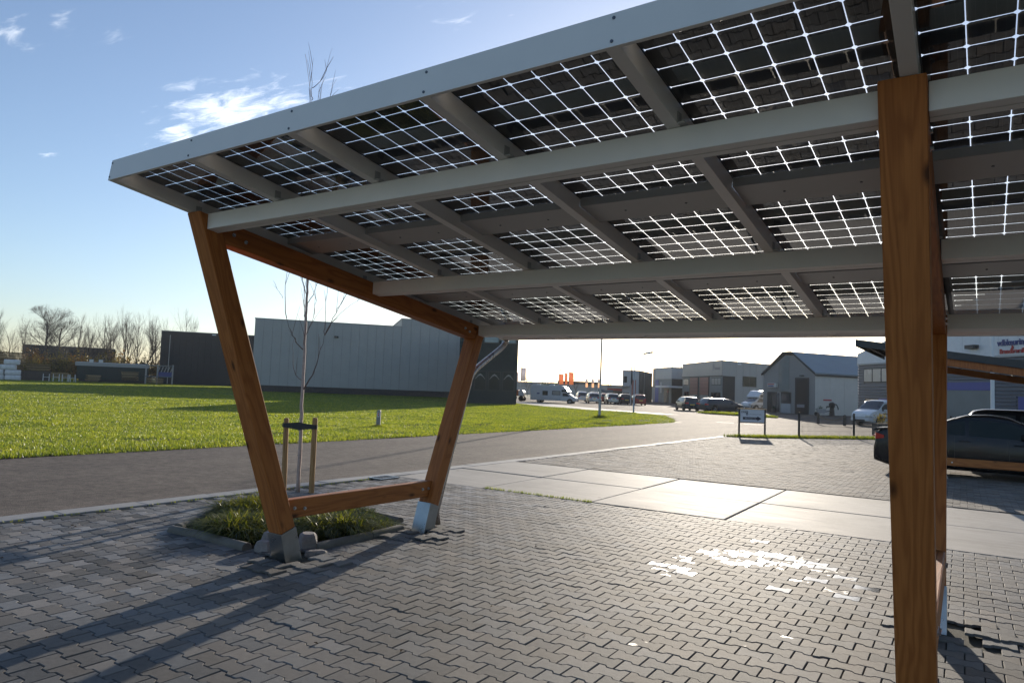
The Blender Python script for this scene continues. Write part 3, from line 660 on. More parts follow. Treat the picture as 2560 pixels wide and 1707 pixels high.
sl = math.sqrt(1+SL*SL)
def cell_outline(cx, cy):
    h, k = .0801, .0110; hy = h*PY*sl/PX*.995
    return [(cx-h+k, cy-hy), (cx+h-k, cy-hy), (cx+h, cy-hy+k), (cx+h, cy+hy-k), (cx+h-k, cy+hy), (cx-h+k, cy+hy), (cx-h, cy+hy-k), (cx-h, cy-hy+k)]
cell_me = MB().add([(x, y, 0) for x, y in cell_outline(0, 0)], [tuple(range(7, -1, -1))]).mesh('solar_cell', 'cell')
def panels():
    pane = MB(); x2, y2 = .505, 10*PY*sl/2+.012
    pane.add([(-x2, -y2, 0), (x2, -y2, 0), (x2, y2, 0), (-x2, y2, 0)], [(3, 2, 1, 0)]); pane_me = pane.mesh('solar_panel', 'pane')
    def gap_mask_mesh(sides):  # added black strips that block the bright sky gaps beside the rafters
        b = MB()
        for q, w_ in sides: b.box(min(q*.4905, q*w_), max(q*.4905, q*w_), -y2, y2, .003, .010)
        return b.mesh('gap_mask', 'black')
    mask_l, mask_w, mask_r = gap_mask_mesh(((-1, .524),)), gap_mask_mesh(((-1, .60),)), gap_mask_mesh(((1, .524),))
    mass = MB()
    for i in range(6):
        for j in range(10): mass.add([(x, y, 0) for x, y in cell_outline((i-2.5)*PX+PX/2, (j-4.5)*PY*sl)], [tuple(range(7, -1, -1))])
    mass_me = mass.mesh('solar_cells', 'cell'); n1 = 0; first = None
    for r, ys in enumerate(ROWS):
        for k in range(len(RX)-1):
            xc = (RX[k]+RW+RX[k+1])/2; yc = ys+5*PY
            p = link('solar_panel', pane_me, CAR, (xc, yc, zr(yc)+.114)); p.rotation_euler = (-math.atan(SL), 0, 0)
            link('gap_mask', mask_l if k != 5 else mask_w, p); link('gap_mask', mask_r, p)
            if r == 0 and 1 <= k <= 5:
                for i in range(6):
                    for j in range(10):
                        if first is None: c = first = link('solar_cell', cell_me, p)
                        else: c = first.copy(); COL.objects.link(c); c.parent = p
                        c.location = ((i-2.5)*PX, (j-4.5)*PY*sl, .006)
            else:
                c = link('solar_cell', mass_me, p, (-PX/2, 0, .006)); c['kind'] = 'stuff'
panels()
def trays():
    for ya in (4.215, 5.956):
        for k in range(len(RX)-1):
            x0, x1 = RX[k]+RW+.003-(.021*(ya-3.0) if k == 5 else 0), RX[k+1]-.003-(.021*(ya-3.0) if k == 4 else 0); yb = ya+.296; t = .003; b = MB()
            zb = lambda y: zr(y)+.060
            def strip(pts):           # folded sheet through (y,z) points
                for (y0, z0), (y1, z1) in zip(pts[:-1], pts[1:]):
                    b.add([(x0, y0, z0), (x1, y0, z0), (x1, y1, z1), (x0, y1, z1)], [(0, 1, 2, 3)])
            strip([(ya, zr(ya)+.110), (ya, zb(ya)), (yb, zb(yb)), (yb, zr(yb)+.110)])
            o = b.build('cable_tray', 'alud', CAR)
            sd_ = o.modifiers.new('solid', 'SOLIDIFY'); sd_.thickness = .0025
            for fx in (.28, .72):
                x = x0+(x1-x0)*fx; y = ya+.15
                MB().tube([(x, y, zb(y)+.001), (x, y, zb(y)-.006)], .008, 8).build('screw', 'screw', o)
trays()
def gutter():
    x0, x1 = -5.53, 5.0; ya, yb = 7.862, 7.975; z1 = 2.452; z0 = 2.338
    b = MB(); fn = lambda u, v, w: (w, u, v)
    b.prism([(ya, z0), (yb, z0), (yb, z1), (yb-.004, z1), (yb-.004, z0+.004), (ya+.004, z0+.004), (ya+.004, z1), (ya, z1)], fn, x0, x1)
    b.box(x0, x0+.003, ya, yb, z0, z1)
    b.build('gutter', 'alu', CAR, bevel=.0015)
    MB().tube([(-5.46, 7.92, 2.345), (-5.462, 7.92, 2.31), (-5.49, 7.90, 2.255), (-5.51, 7.84, 2.20), (-5.475, 7.30, 1.925), (-5.44, 7.16, 1.85), (-5.437, 7.10, 1.74), (-5.437, 6.70, .60), (-5.437, 6.56, .18), (-5.437, 6.60, .03)], .037, 14).build('downpipe', 'pipe', CAR, smooth=True)
gutter()

# ================================================================== PLANTING, SAPLING, SMALL THINGS NEARBY
def planting():
    bed = sheet('planting_bed', ccw([(-7.95, 6.5), (-8.0, 5.2), (-7.28, 4.38), (-5.9, 4.38), (-5.55, 4.75), (-5.55, 6.35), (-6.2, 6.5)]), -.006, 'soil')
    def kerb_piece(p, q, z=0):
        p = Vector((*p, 0)); q = Vector((*q, 0)); L = (q-p).length; b = MB()
        prof = [(-.055, -.05), (.055, -.05), (.055, .02)]+[(.055*math.cos(R(a)), .02+.045*math.sin(R(a))) for a in range(20, 180, 20)]+[(-.055, .02)]
        b.prism(prof, lambda u, v, w: (w, u, v), -L/2+.004, L/2-.004)
        o = b.build('edging_stone', 'edging', bed, ((p.x+q.x)/2, (p.y+q.y)/2, z), math.atan2(q.y-p.y, q.x-p.x), bevel=.003); return o
    kerb_piece((-7.30, 4.36), (-6.86, 4.41)); kerb_piece((-6.86, 4.41), (-6.03, 4.40)); kerb_piece((-5.56, 4.84), (-5.58, 5.62)); kerb_piece((-5.58, 5.62), (-5.60, 6.14))
    kerb_piece((-6.45, 6.50), (-5.9, 6.45)); kerb_piece((-7.35, 6.52), (-6.47, 6.50)); kerb_piece((-7.95, 5.35), (-7.33, 4.45))
    def chunk(loc, dims, rz, label, seed):
        rr = random.Random(seed); b = MB(); pts = []
        n = 9
        for lev, sc in ((0, 1), (.55, 1.0), (.9, .86), (1.0, .6)):
            for k in range(n):
                t = 2*math.pi*k/n; q = 1+rr.uniform(-.10, .10)
                pts.append((math.copysign(abs(math.cos(t))**.7, math.cos(t))*dims[0]/2*sc*q, math.copysign(abs(math.sin(t))**.7, math.sin(t))*dims[1]/2*sc*q, dims[2]*lev-.03))
        fs = [tuple(range(3*n, 4*n))]+[(i*n+k, i*n+(k+1) % n, (i+1)*n+(k+1) % n, (i+1)*n+k) for i in range(3) for k in range(n)]
        b.add(pts, fs); o = b.build('concrete_chunk', 'rubble', None, loc, rz, bevel=.004); tag(o, label, 'rubble', 'concrete chunks at the foot of the timber post')
    chunk((-5.93, 4.66, 0), (.28, .20, .19), .4, 'rounded pale concrete chunk on the outer side of the steel foot', 3)
    chunk((-5.66, 4.84, 0), (.24, .19, .18), -.6, 'rounded grey concrete chunk between the steel foot and the edging stone', 4)
    chunk((-5.86, 4.47, 0), (.20, .13, .13), .2, 'small square broken paver piece leaning before the rounded chunk', 5)
    chunk((-5.40, 4.72, -.02), (.22, .12, .09), 1.1, 'flat tilted paver piece beside the bright edge of the steel foot', 6)
    # sedge
    poly = ccw([(-7.75, 6.35), (-7.75, 5.2), (-7.2, 4.55), (-6.2, 4.55), (-5.95, 5.0), (-5.72, 5.5), (-5.75, 6.2), (-6.3, 6.38)])
    P = np.stack([rng.uniform(-7.9, -5.5, 900), rng.uniform(4.4, 6.5, 900)], 1); P = P[inpoly(P, poly)]
    hole = np.hypot(P[:, 0]+6.02, P[:, 1]-4.95) < .18; P = P[~hole]
    n0 = len(P); per = 58; base = np.repeat(P, per, 0)+rng.normal(0, .045, (n0*per, 2)); n = len(base)
    hs = np.repeat(rng.uniform(.17, .33, n0)*(.75+.5*np.sin(P[:,0]*4.1+1)*np.sin(P[:,1]*3.7)), per)*rng.uniform(.55, 1.15, n); th = rng.uniform(0, 6.283, n); out = hs*rng.uniform(.45, 1.7, n); wd = rng.uniform(.004, .0085, n)
    V = []
    c, s = np.cos(th), np.sin(th)
    for t, wf in ((0, 1), (.4, .9), (.75, .6), (1, .08)):
        r = out*t**1.7; z = hs*(t-.55*t**3*np.clip(out/hs, 0, 1.3))
        for sg in (-1, 1): V.append(np.stack([base[:, 0]+c*r-s*wd*wf*sg, base[:, 1]+s*r+c*wd*wf*sg, z], 1))
    V = np.stack(V, 1).reshape(-1, 3); F = np.concatenate([np.array([[0, 1, 3, 2]])+np.array([[2*i]]) for i in range(3)]); F = (F[None]+(np.arange(n)*8)[:, None, None]).reshape(-1, 4)
    o = link('ornamental_grass', np_mesh('ornamental_grass', V, F, ['sedge'], {'tone': np.repeat(rng.random(n), 3)})); kind(o, 'stuff'); o['label'] = 'tufts of olive green sedge filling the small bed by the timber frame'
planting()

def sapling():
    t = thing('birch_sapling', 'thin bare pale barked sapling tied between two wooden stakes', 'tree', (-8.607, 7.11, 0))
    tr = [(0, 0, -.02), (-.016, 0, 1.02), (-.036, 0, 1.845), (-.047, 0, 2.65), (-.051, 0, 3.23), (-.13, .02, 4.8), (-.20, 0, 6.07), (-.42, -.01, 6.9)]
    pts = []; rad = []
    for i in range(len(tr)-1):
        for k in range(6):
            u = k/6; p = Vector(tr[i]).lerp(Vector(tr[i+1]), u); p += Vector((random.gauss(0, .004), random.gauss(0, .004), 0)); pts.append(p)
    pts.append(Vector(tr[-1])); L = 6.9
    rad = [max(.0028, .030*(1-p.z/7.05)**.9) for p in pts]
    b = MB().tube(pts, rad, 8)
    for z in (.55, .92, 1.1, 1.3, .75): b.tube([(-.02*z, 0, z-.012), (-.02*z+random.uniform(-.03, .03), -.03, z+.006)], [.014, .007], 6)
    b.build('trunk', 'birch', t, smooth=True)
    br = MB()
    def branch(p0, p1, p2, r0, n=10, sub=3):
        p0, p1, p2 = Vector(p0), Vector(p1), Vector(p2); q = []
        for k in range(n+1):
            u = k/n; q.append(p0*(1-u)**2+p1*2*u*(1-u)+p2*u*u+Vector((random.gauss(0, .008), random.gauss(0, .008), random.gauss(0, .006)))*(u > 0))
        br.tube(q, [r0*(1-.8*k/n) for k in range(n+1)], 5)
        for j in range(sub):
            k = random.randint(2, n-1); d = (q[k+1]-q[k]).normalized() if k < n else Vector((0, 0, 1))
            s = random.uniform(.18, .5); e = q[k]+(d+Vector((random.uniform(-.5, .5), random.uniform(-.5, .5), random.uniform(.0, .4)))).normalized()*s
            br.tube([q[k], q[k].lerp(e, .5)+Vector((0, 0, .02)), e], [.0035, .0026, .0012], 4)
    branch((-.03, 0, 1.53), (.25, 0, 1.75), (.34, .05, 2.37), .013, sub=2); branch((.34, .05, 2.37), (.5, .1, 2.7), (.70, .1, 3.05), .008); branch((.36, .05, 2.40), (.7, -.05, 2.75), (1.2, .1, 2.95), .006)
    branch((.34, .05, 2.37), (.25, .1, 2.6), (.30, .12, 3.5), .007); branch((-.04, 0, 1.68), (-.36, 0, 1.7), (-.42, .1, 2.35), .007, sub=1)
    branch((-.04, 0, 2.14), (-.32, 0, 2.25), (-.37, -.1, 2.62), .011, sub=2); branch((-.37, -.1, 2.62), (-.55, -.1, 3.1), (-.62, .1, 3.8), .007); branch((-.50, -.1, 2.95), (-.75, 0, 3.1), (-.9, 0, 3.2), .004, sub=1)
    branch((-.045, 0, 2.63), (-.17, 0, 2.75), (-.15, .1, 3.5), .008); branch((-.05, 0, 2.98), (-.25, 0, 3.2), (-.28, 0, 3.9), .007); branch((-.04, 0, 2.35), (.06, .1, 2.6), (.03, .1, 3.1), .006)
    branch((-.05, 0, 2.85), (.2, 0, 3.0), (.26, 0, 3.6), .007); branch((-.05, 0, 2.2), (.15, -.15, 2.5), (.22, -.2, 3.2), .006)
    for z, dx in ((3.6, .6), (3.9, -.6), (4.2, .5), (4.5, -.5), (4.9, .45), (5.2, -.4), (5.5, .35), (5.75, .3), (5.9, -.25), (6.1, -.18), (6.3, .12)):
        a = random.uniform(-1, 1); x0 = -.05-.15*(z-3.2)/2.9
        branch((x0, 0, z), (x0+dx*.6, a*.2, z+.15), (x0+dx*.75, a*.3, z+.75), .006, sub=3)
    branch((-.19, 0, 5.75), (.02, 0, 5.9), (.05, 0, 6.5), .006, sub=2)
    br.build('branches', 'twig', t)
    for x, y, dx, h, lab in ((-8.40, 7.19, -.008, 1.125, 'round wooden tree stake on the far side of the sapling from the lawn edge'), (-8.86, 7.05, -.035, 1.095, 'round wooden tree stake partly hidden by the leaning timber post')):
        b = MB().tube([(0, 0, -.05), (dx, 0, h-.035), (dx, 0, h-.012), (dx, 0, h)], [.041, .039, .036, .024], 14)
        tag(b.build('tree_stake', 'stake', None, (x, y, 0), smooth=False, split=30), lab, 'stake', 'stakes either side of the sapling')
    b = MB(); n = 18; z = .985
    xs = [(-8.935, 7.01), (-8.76, 7.04), (-8.64, 7.075), (-8.52, 7.10), (-8.36, 7.15)]; hh = [.03, .045, .058, .045, .03]
    vs = []
    for (x, y), h in zip(xs, hh): vs += [(x, y, z-h), (x, y, z+h)]
    b.add(vs, [(2*i, 2*i+2, 2*i+3, 2*i+1) for i in range(4)])
    for (x, y) in ((-8.893, 7.05), (-8.408, 7.19)): b.tube([(x, y, z-.032), (x, y, z+.032)], .0435, 14, cap=False)
    o = b.build('tree_tie', 'strap'); o.modifiers.new('solid', 'SOLIDIFY').thickness = .006; tag(o, 'wide black rubber strap holding the sapling between its stakes', 'tree tie')
    # gully grate in the kerb line
    g = thing('gully_grate', 'cast iron drain grate set in the pale kerb line near the sapling', 'drain', (-8.86, 9.2, .004))
    MB().box(-.16, .16, -.23, -.20, 0, .02).box(-.16, .16, .20, .23, 0, .02).box(-.16, -.13, -.2, .2, 0, .02).box(.13, .16, -.2, .2, 0, .02).build('frame', 'galv', g)
    bars = MB()
    for i in range(9): bars.box(-.13, .13, -.185+i*.043, -.165+i*.043, .001, .016)
    bars.box(-.13, .13, -.2, .2, -.002, .0015); bars.build('bars', 'black', g)
    mk = thing('marker_post', 'short grey concrete marker post in the lawn near the road', 'post', (-19.21, 19.5, 0), .5)
    MB().prism([(-.075, -.1), (.075, -.1), (.075, .60), (.05, .66), (-.05, .66), (-.075, .60)], lambda u, v, w: (u, w, v), -.055, .055).build('post', 'kerb', mk, bevel=.01)
    MB().box(-.045, .045, -.06, -.0555, .40, .58).build('plate', 'signw', mk)
    pl = MB(); pl.box(-.03, .03, -.0625, -.0605, .52, .56).box(-.02, .02, -.0625, -.0605, .43, .50).build('plate_print', 'inkr', mk)
sapling()

# ================================================================== STREET FURNITURE
def lamp(loc, h, arm, az, label, r=.085, name='street_lamp'):
    t = thing(name, label, 'lamp', loc, az, 'street lamps')
    MB().tube([(0, 0, -.1), (0, 0, 1.2), (0, 0, 1.22), (0, 0, h*.95)], [r, r, r*.78, r*.55], 12).build('pole', 'steel', t, smooth=True, split=40)
    pts = [(0, 0, h*.95)]+[(arm*.38*(1-math.cos(R(a))), 0, h*.95+h*.05*math.sin(R(a))) for a in range(10, 91, 16)]+[(arm, 0, h*1.012)]
    MB().tube(pts, r*.45, 8).build('arm', 'steel', t, smooth=True)
    b = MB().prism([(arm-.05, h*1.0), (arm+.75, h*1.03), (arm+.82, h*1.045), (arm+.7, h*1.062), (arm-.02, h*1.03)], lambda u, v, w: (u, w, v), -.13, .13)
    b.build('lamp_head', 'steel', t, bevel=.02)
lamp((-20.5, 40.6, 0), 7.6, 1.3, R(34), 'tall grey lamp pole rising from the lawn up past the carport roof')
lamp((-24.76, 55.38, 0), 4.95, .75, R(20), 'curved arm street lamp at the lawn corner near the flagpole', .075)
lamp((-76.3, 129.2, 0), 5.75, .95, R(20), 'small far street lamp above the motorhome', .08)
def letters(c, m, par, loc, rot):
    tmp = bpy.data.objects.new('lettering', c); me = bpy.data.meshes.new_from_object(tmp); bpy.data.objects.remove(tmp)
    me.materials.clear(); me.materials.append(M[m]); o = link('lettering', me, par, loc); o.rotation_euler = rot; return o
def sign():
    a = math.atan2(.62, .98); t = thing('sign_board', 'white direction board with a black arrow on two brown posts', 'sign', (-8.42, 31.3, 0), a)
    w = .555
    for s in (-1, 1): MB().box(s*w-.032, s*w+.032, -.032, .032, -.1, 1.16).build('post', 'bark', t)
    MB().box(-w-.06, w+.06, -.045, .045, 1.16, 1.19).build('top_rail', 'stake', t); MB().box(-w+.03, w-.03, -.03, .03, .57, .61).build('bottom_rail', 'bark', t)
    p = MB().box(-w+.034, w-.034, -.012, .012, .612, 1.158).build('panel', 'signw', t)
    def text(s, x, z, size, m, align='LEFT', par=p, y=-.0145, bold=0.0):
        c = bpy.data.curves.new('lettering', 'FONT'); c.body = s; c.size = size; c.align_x = align; c.extrude = .001; c.offset = bold
        return letters(c, m, par, (x, y, z), (R(90), 0, 0))
    text('DEB', -.475, 1.00, .115, 'ink', bold=.002)
    MB().box(-.265, -.185, -.0145, -.012, .90, 1.085).build('letter_block', 'ink', p)
    text('R', -.253, 1.005, .085, 'signw', y=-.017, bold=.002); text('A', -.253, .912, .085, 'signw', y=-.017, bold=.002)
    text('UTOMOTIVE', -.170, .912, .100, 'inkg')
    MB().prism([(-.40, .715), (.22, .715), (.22, .665), (.40, .77), (.22, .875), (.22, .825), (-.40, .825)], lambda u, v, w: (u, w, v), -.0150, -.012).build('arrow', 'ink', p, fix=True)
    text('Beurtvaart 1b', -.31, .742, .085, 'signw', y=-.0175)
    return text
sign_text = sign()
def fence():
    pts = [(-6.72, 32.40), (-5.0, 35.60), (-3.25, 38.85), (-1.45, 42.2)]
    t = thing('mesh_fence', 'low black wire mesh fence on black posts along the grass verge', 'fence')
    for x, y in pts: MB().box(-.03, .03, -.03, .03, -.05, 1.11).box(-.036, .036, -.036, .036, 1.11, 1.125).build('post', 'black', t, (x, y, 0), R(60))
    for (x0, y0), (x1, y1) in zip(pts[:-1], pts[1:]):
        L = math.hypot(x1-x0, y1-y0); b = MB(); n = int(L/.075)
        for i in range(1, n): b.bar((i*L/n, 0, .06), (i*L/n, 0, 1.0), .009, .009)
        for z in (.10, .30, .5, .7, .95): b.bar((0.03, -.006, z), (L-.03, -.006, z), .008, .008); b.bar((0.03, .006, z), (L-.03, .006, z), .008, .008)
        b.build('wire_panel', 'black', t, (x0, y0, 0), math.atan2(y1-y0, x1-x0))
        for z in (.2, .85): MB().box(.0, .07, -.02, .02, z-.015, z+.015).build('clip', 'black', t, (x0, y0, 0), math.atan2(y1-y0, x1-x0))
fence()

# ================================================================== VEHICLES
def interp(pts, x):
    if x <= pts[0][0]: return pts[0][1]
    for (a, ya), (b, yb) in zip(pts[:-1], pts[1:]):
        if x <= b:
            t = (x-a)/(b-a+1e-9); t = t*t*(3-2*t)*.35+t*.65; return ya+(yb-ya)*t
    return pts[-1][1]
def vehicle(name, label, cat, loc, heading, L, Wd, roof, belt, wheels, wr, glass, wind, rear, paint, group=None, bot=.20, tumble=.30, glassm='glass', plate=None, head=True, seams=(), taper=.16, lights=None, hub='rim'):
    t = thing(name, label, cat, loc, heading, group); N = 57; xs = sorted(set([-L/2+L*i/(N-1) for i in range(N)]+[w+wr*1.12*math.cos(R(a)) for w in wheels for a in range(0, 181, 20)]))
    rows = []
    for x in xs:
        u = 2*x/L; hw = Wd/2*(1-taper*abs(u)**6-.02*abs(u)**2); zt = interp(roof, x); zs = min(interp(belt, x), zt-.004)
        zb = bot+.10*max(0, abs(u)-.86)/.14
        for w in wheels:
            dd = (wr*1.12)**2-(x-w)**2
            if dd > 0: zb = max(zb, wr+math.sqrt(dd)*.98)
        zb = min(zb, zs-.05); zm = zb+(zs-zb)*.55
        gh = max(0, zt-zs); hr = hw*.97-gh*tumble
        rows.append([(0, zb), (hw*.90, zb), (hw*.985, zb+.07 if zb < zs-.2 else zb+.02), (hw, zm), (hw*.965, zs), (hr+gh*tumble*.10, zs+gh*.90 if gh > .05 else zs+.002), (hr*.86, zt-.01*(gh > .05)), (hr*.5, zt+.012), (0, zt+.016)])
    K = len(rows[0]); b = MB(); vs = []
    for x, r in zip(xs, rows):
        vs += [(x, y, z) for y, z in r]+[(x, -y, z) for y, z in r[-2:0:-1]]
    Q = 2*K-2; fs = []
    for i in range(len(xs)-1):
        for k in range(Q): fs.append((i*Q+k, (i+1)*Q+k, (i+1)*Q+(k+1) % Q, i*Q+(k+1) % Q))
    fs += [tuple(range(Q)), tuple(range((len(xs)-1)*Q+Q-1, (len(xs)-1)*Q-1, -1))]
    b.add(vs, fs); body = b.build('body', paint, t, smooth=True, split=38, fix=True)
    def rowat(x):
        i = min(range(len(xs)-1), key=lambda i: 0 if xs[i] <= x <= xs[i+1] else 1e3+abs(xs[i]-x)); u = (x-xs[i])/(xs[i+1]-xs[i]+1e-9)
        return [(p[0]*(1-u)+q[0]*u, p[1]*(1-u)+q[1]*u) for p, q in zip(rows[i], rows[i+1])]
    for x0, x1, lo, hi in glass:               # side windows
        for s in (1, -1):
            g = MB(); n = 8; vs = []
            for i in range(n+1):
                x = x0+(x1-x0)*i/n; r = rowat(x); p4, p5 = Vector((r[4][0], r[4][1])), Vector((r[5][0], r[5][1]))
                for v in (lo, hi): q = p4.lerp(p5, v); vs.append((x, s*(q.x+.007), q.y+.002))
            g.add(vs, [(2*i, 2*i+2, 2*i+3, 2*i+1) for i in range(n)]); g.build('window', glassm, t, fix=False)
    for (x0, x1), nm in ((wind, 'windscreen'), (rear, 'rear_window')):
        if x0 is None: continue
        g = MB(); n = 6; vs = []
        for i in range(n+1):
            x = x0+(x1-x0)*i/n; r = rowat(x)
            # outward normal in the x,z plane of the top surface
            za, zb_ = interp(roof, x-.03), interp(roof, x+.03); nx, nz = -(zb_-za), .06; ln = math.hypot(nx, nz); nx, nz = nx/ln*.012, nz/ln*.012
            top = [(r[5][0]*.97, r[5][1]), r[6], r[7], r[8]]; ring = top+[(-y, z) for y, z in top[-2::-1]]
            vs += [(x+nx, y, z+nz) for y, z in ring]
        k = 7; g.add(vs, [(i*k+j, (i+1)*k+j, (i+1)*k+j+1, i*k+j+1) for i in range(n) for j in range(k-1)]); g.build(nm, glassm, t, smooth=True)
    hwx = lambda x: rowat(x)[3][0]
    for w in wheels:
        for s in (1, -1):
            y = s*(Wd/2-.12); wb = MB()
            prof = [(wr*.62, .095), (wr*.90, .105), (wr, .07), (wr, -.07), (wr*.9, -.105), (wr*.62, -.095)]; nn = 20; vs = []
            for k in range(nn):
                a = 2*math.pi*k/nn; vs += [(math.cos(a)*r, q, math.sin(a)*r) for r, q in prof]
            m_ = len(prof); wb.add(vs, [(k*m_+j, ((k+1) % nn)*m_+j, ((k+1) % nn)*m_+j+1, k*m_+j+1) for k in range(nn) for j in range(m_-1)])
            ty = wb.build('wheel', 'tyre', t, (w, y, wr), smooth=True, split=35, fix=True)
            rb = MB(); o_ = s*.075
            rb.tube([(0, o_-.02, 0), (0, o_, 0)], [wr*.16]*2, 10)
            for k in range(5):
                a = 2*math.pi*k/5; rb.bar((math.cos(a)*wr*.1, o_-.012, math.sin(a)*wr*.1), (math.cos(a)*wr*.62, o_-.004, math.sin(a)*wr*.62), .03, wr*.17, (0, 1, 0))
            vs = []
            for k in range(nn):
                a = 2*math.pi*k/nn; vs += [(math.cos(a)*wr*.56, o_, math.sin(a)*wr*.56), (math.cos(a)*wr*.64, o_+s*.004, math.sin(a)*wr*.64), (math.cos(a)*wr*.56, o_-s*.05, math.sin(a)*wr*.56)]
            rb.add(vs, [(k*3+j, ((k+1) % nn)*3+j, ((k+1) % nn)*3+j+1, k*3+j+1) for k in range(nn) for j in range(2)][:nn*2])
            rb.tube([(0, o_-s*.055, 0), (0, o_-s*.05, 0)], [wr*.6]*2, 16, m=1); rb.build('rim', [hub, 'tyre'], ty)
    zb0 = interp(belt, -L/2+.1); zf0 = interp(belt, L/2-.1); zl, zlf = lights or (zb0-.12, zf0-.10)
    for s in (1, -1):
        for x, nm, m_, zz, hh in ((-L/2, 'taillight', 'red', zl, .09), (L/2, 'headlight', 'lens', zlf, .075)):
            if nm == 'headlight' and not head: continue
            sx = math.copysign(1, x); b = MB(); vs = []
            for i in range(5):                 # wraps round the corner of the body
                xx = x-sx*(.02+.22*(i/4)**1.4) if i else x-sx*.004; r = rowat(max(xs[0], min(xs[-1], xx)))
                yy = (r[3][0]*(.62 if i == 0 else .965+.0*i)); yy = yy if i == 0 else (r[3][0]+.008)
                vs += [(xx+sx*(.012 if i < 2 else .006), s*yy, zz-hh*(1-.12*i)), (xx+sx*(.012 if i < 2 else .006), s*yy, zz+hh*(1-.18*i))]
            b.add(vs, [(2*i, 2*i+2, 2*i+3, 2*i+1) for i in range(4)]); b.build(nm, m_, t)
        xm = wind[0]+(wind[1]-wind[0])*.12; r = rowat(xm)
        MB().box(xm-.10, xm+.08, s*(r[4][0]+.05)-.09, s*(r[4][0]+.05)+.09, r[4][1]+.02, r[4][1]+.15).build('mirror', paint, t, bevel=.03)
        for hx in seams:
            r = rowat(hx); MB().box(hx-.11, hx+.11, s*(r[4][0]+.012)-.014, s*(r[4][0]+.012)+.014, r[4][1]-.13, r[4][1]-.10).build('handle', paint, t, bevel=.006)
            sb = MB(); x_ = hx-.20; rr = rowat(x_)
            sb.add([(x_-.006, s*(y+.0035), z) for y, z in rr[2:5]]+[(x_+.006, s*(y+.0035), z) for y, z in rr[2:5]], [(0, 3, 4, 1), (1, 4, 5, 2)]); sb.build('door_seam', 'black', t)
    if plate: MB().box(-L/2-.012, -L/2+.01, -.26, .26, zb0-.34, zb0-.23).build('number_plate', plate, t)
    if head: MB().box(L/2-.02, L/2+.008, -.42, .42, .32, .45).build('grille', 'black', t)
    return t, rowat
def est(L, H):       # estate / hatch silhouettes
    return ([(-L/2, .62), (-L/2+.06, .95), (-L/2+.42, H-.05), (-L/2+.7, H), (0, H+.01), (.35, H-.03), (L*.26, H-.36), (L*.30, .98), (L*.42, .90), (L/2-.08, .74), (L/2, .55)],
            [(-L/2, .62), (-L/2+.1, .95), (0, .96), (L*.30, .94), (L*.42, .86), (L/2-.06, .70), (L/2, .52)])
def sed(L, H):
    return ([(-L/2, .60), (-L/2+.05, .98), (-L/2+.35, 1.04), (-L*.22, 1.22), (-L*.08, H-.02), (.05, H), (.40, H-.04), (L*.27, 1.02), (L*.34, .93), (L*.45, .80), (L/2, .55)],
            [(-L/2, .58), (-L/2+.1, .97), (-L*.2, .98), (0, .95), (L*.30, .91), (L*.43, .80), (L/2, .52)])
r, b_ = est(4.6, 1.46)
vehicle('parked_car', 'slate grey estate car with silver wheels parked side on before the long grey building', 'car', (-22.98, 73.75, -.03), R(50), 4.6, 1.83, r, b_, (-1.36, 1.36), .33, [(-1.95, -1.05, .1, .88), (-.95, .1, .08, .9), (.2, .95, .08, .82)], (.62, 1.22), (-2.26, -1.98), 'cardark', 'cars parked near the buildings', seams=(-.75, .35))
r, b_ = est(3.9, 1.5)
vehicle('parked_car', 'slate blue hatchback seen from behind with yellow number plate before the red doors', 'car', (-27.7, 76.3, -.03), R(128), 3.9, 1.72, r, b_, (-1.2, 1.2), .31, [(-1.6, -.75, .1, .88), (-.65, .8, .08, .85)], (.45, .98), (-1.91, -1.62), 'carblue', 'cars parked near the buildings', plate='yellow')
r, b_ = est(4.3, 1.46)
vehicle('parked_car', 'dark car half hidden behind the slate grey estate car', 'car', (-25.6, 77.4, -.03), R(128), 4.3, 1.78, r, b_, (-1.3, 1.3), .32, [(-1.8, -.9, .1, .88), (-.8, .85, .08, .85)], (.5, 1.1), (-2.1, -1.8), 'carblack', 'cars parked near the buildings')
for x, y, hd, H, pm, lab in ((-55.9, 103.9, 125, 1.62, 'carwhite', 'pale car half hidden behind the nose of the motorhome'), (-55.9, 108.4, 125, 1.62, 'carblue', 'blue car behind the silver hatchback near the lamp pole'), (-47.9, 92.5, 125, 1.5, 'carsilver', 'silver hatchback just beside the tall lamp pole, nearest the motorhome'),
                              (-45.4, 93.6, 125, 1.5, 'carsilver', 'silver hatchback between the tall lamp pole and the black one'), (-43.3, 93.5, 125, 1.5, 'carblack', 'black hatchback parked beside the red one by the flagpole'), (-41.5, 94.3, 125, 1.5, 'carred', 'red hatchback last in the row beside the dark flagpole'), (-48.5, 97.6, 125, 1.45, 'carred', 'dark red car glimpsed behind the tall lamp pole')):
    r, b_ = est(4.1, H); vehicle('parked_car', lab, 'car', (x, y, -.03), R(hd), 4.1, 1.76, r, b_, (-1.25, 1.25), .32, [(-1.7, -.8, .1, .88), (-.7, .85, .08, .85)], (.48, 1.05), (-2.0, -1.72), pm, 'cars parked near the buildings', plate='yellow')
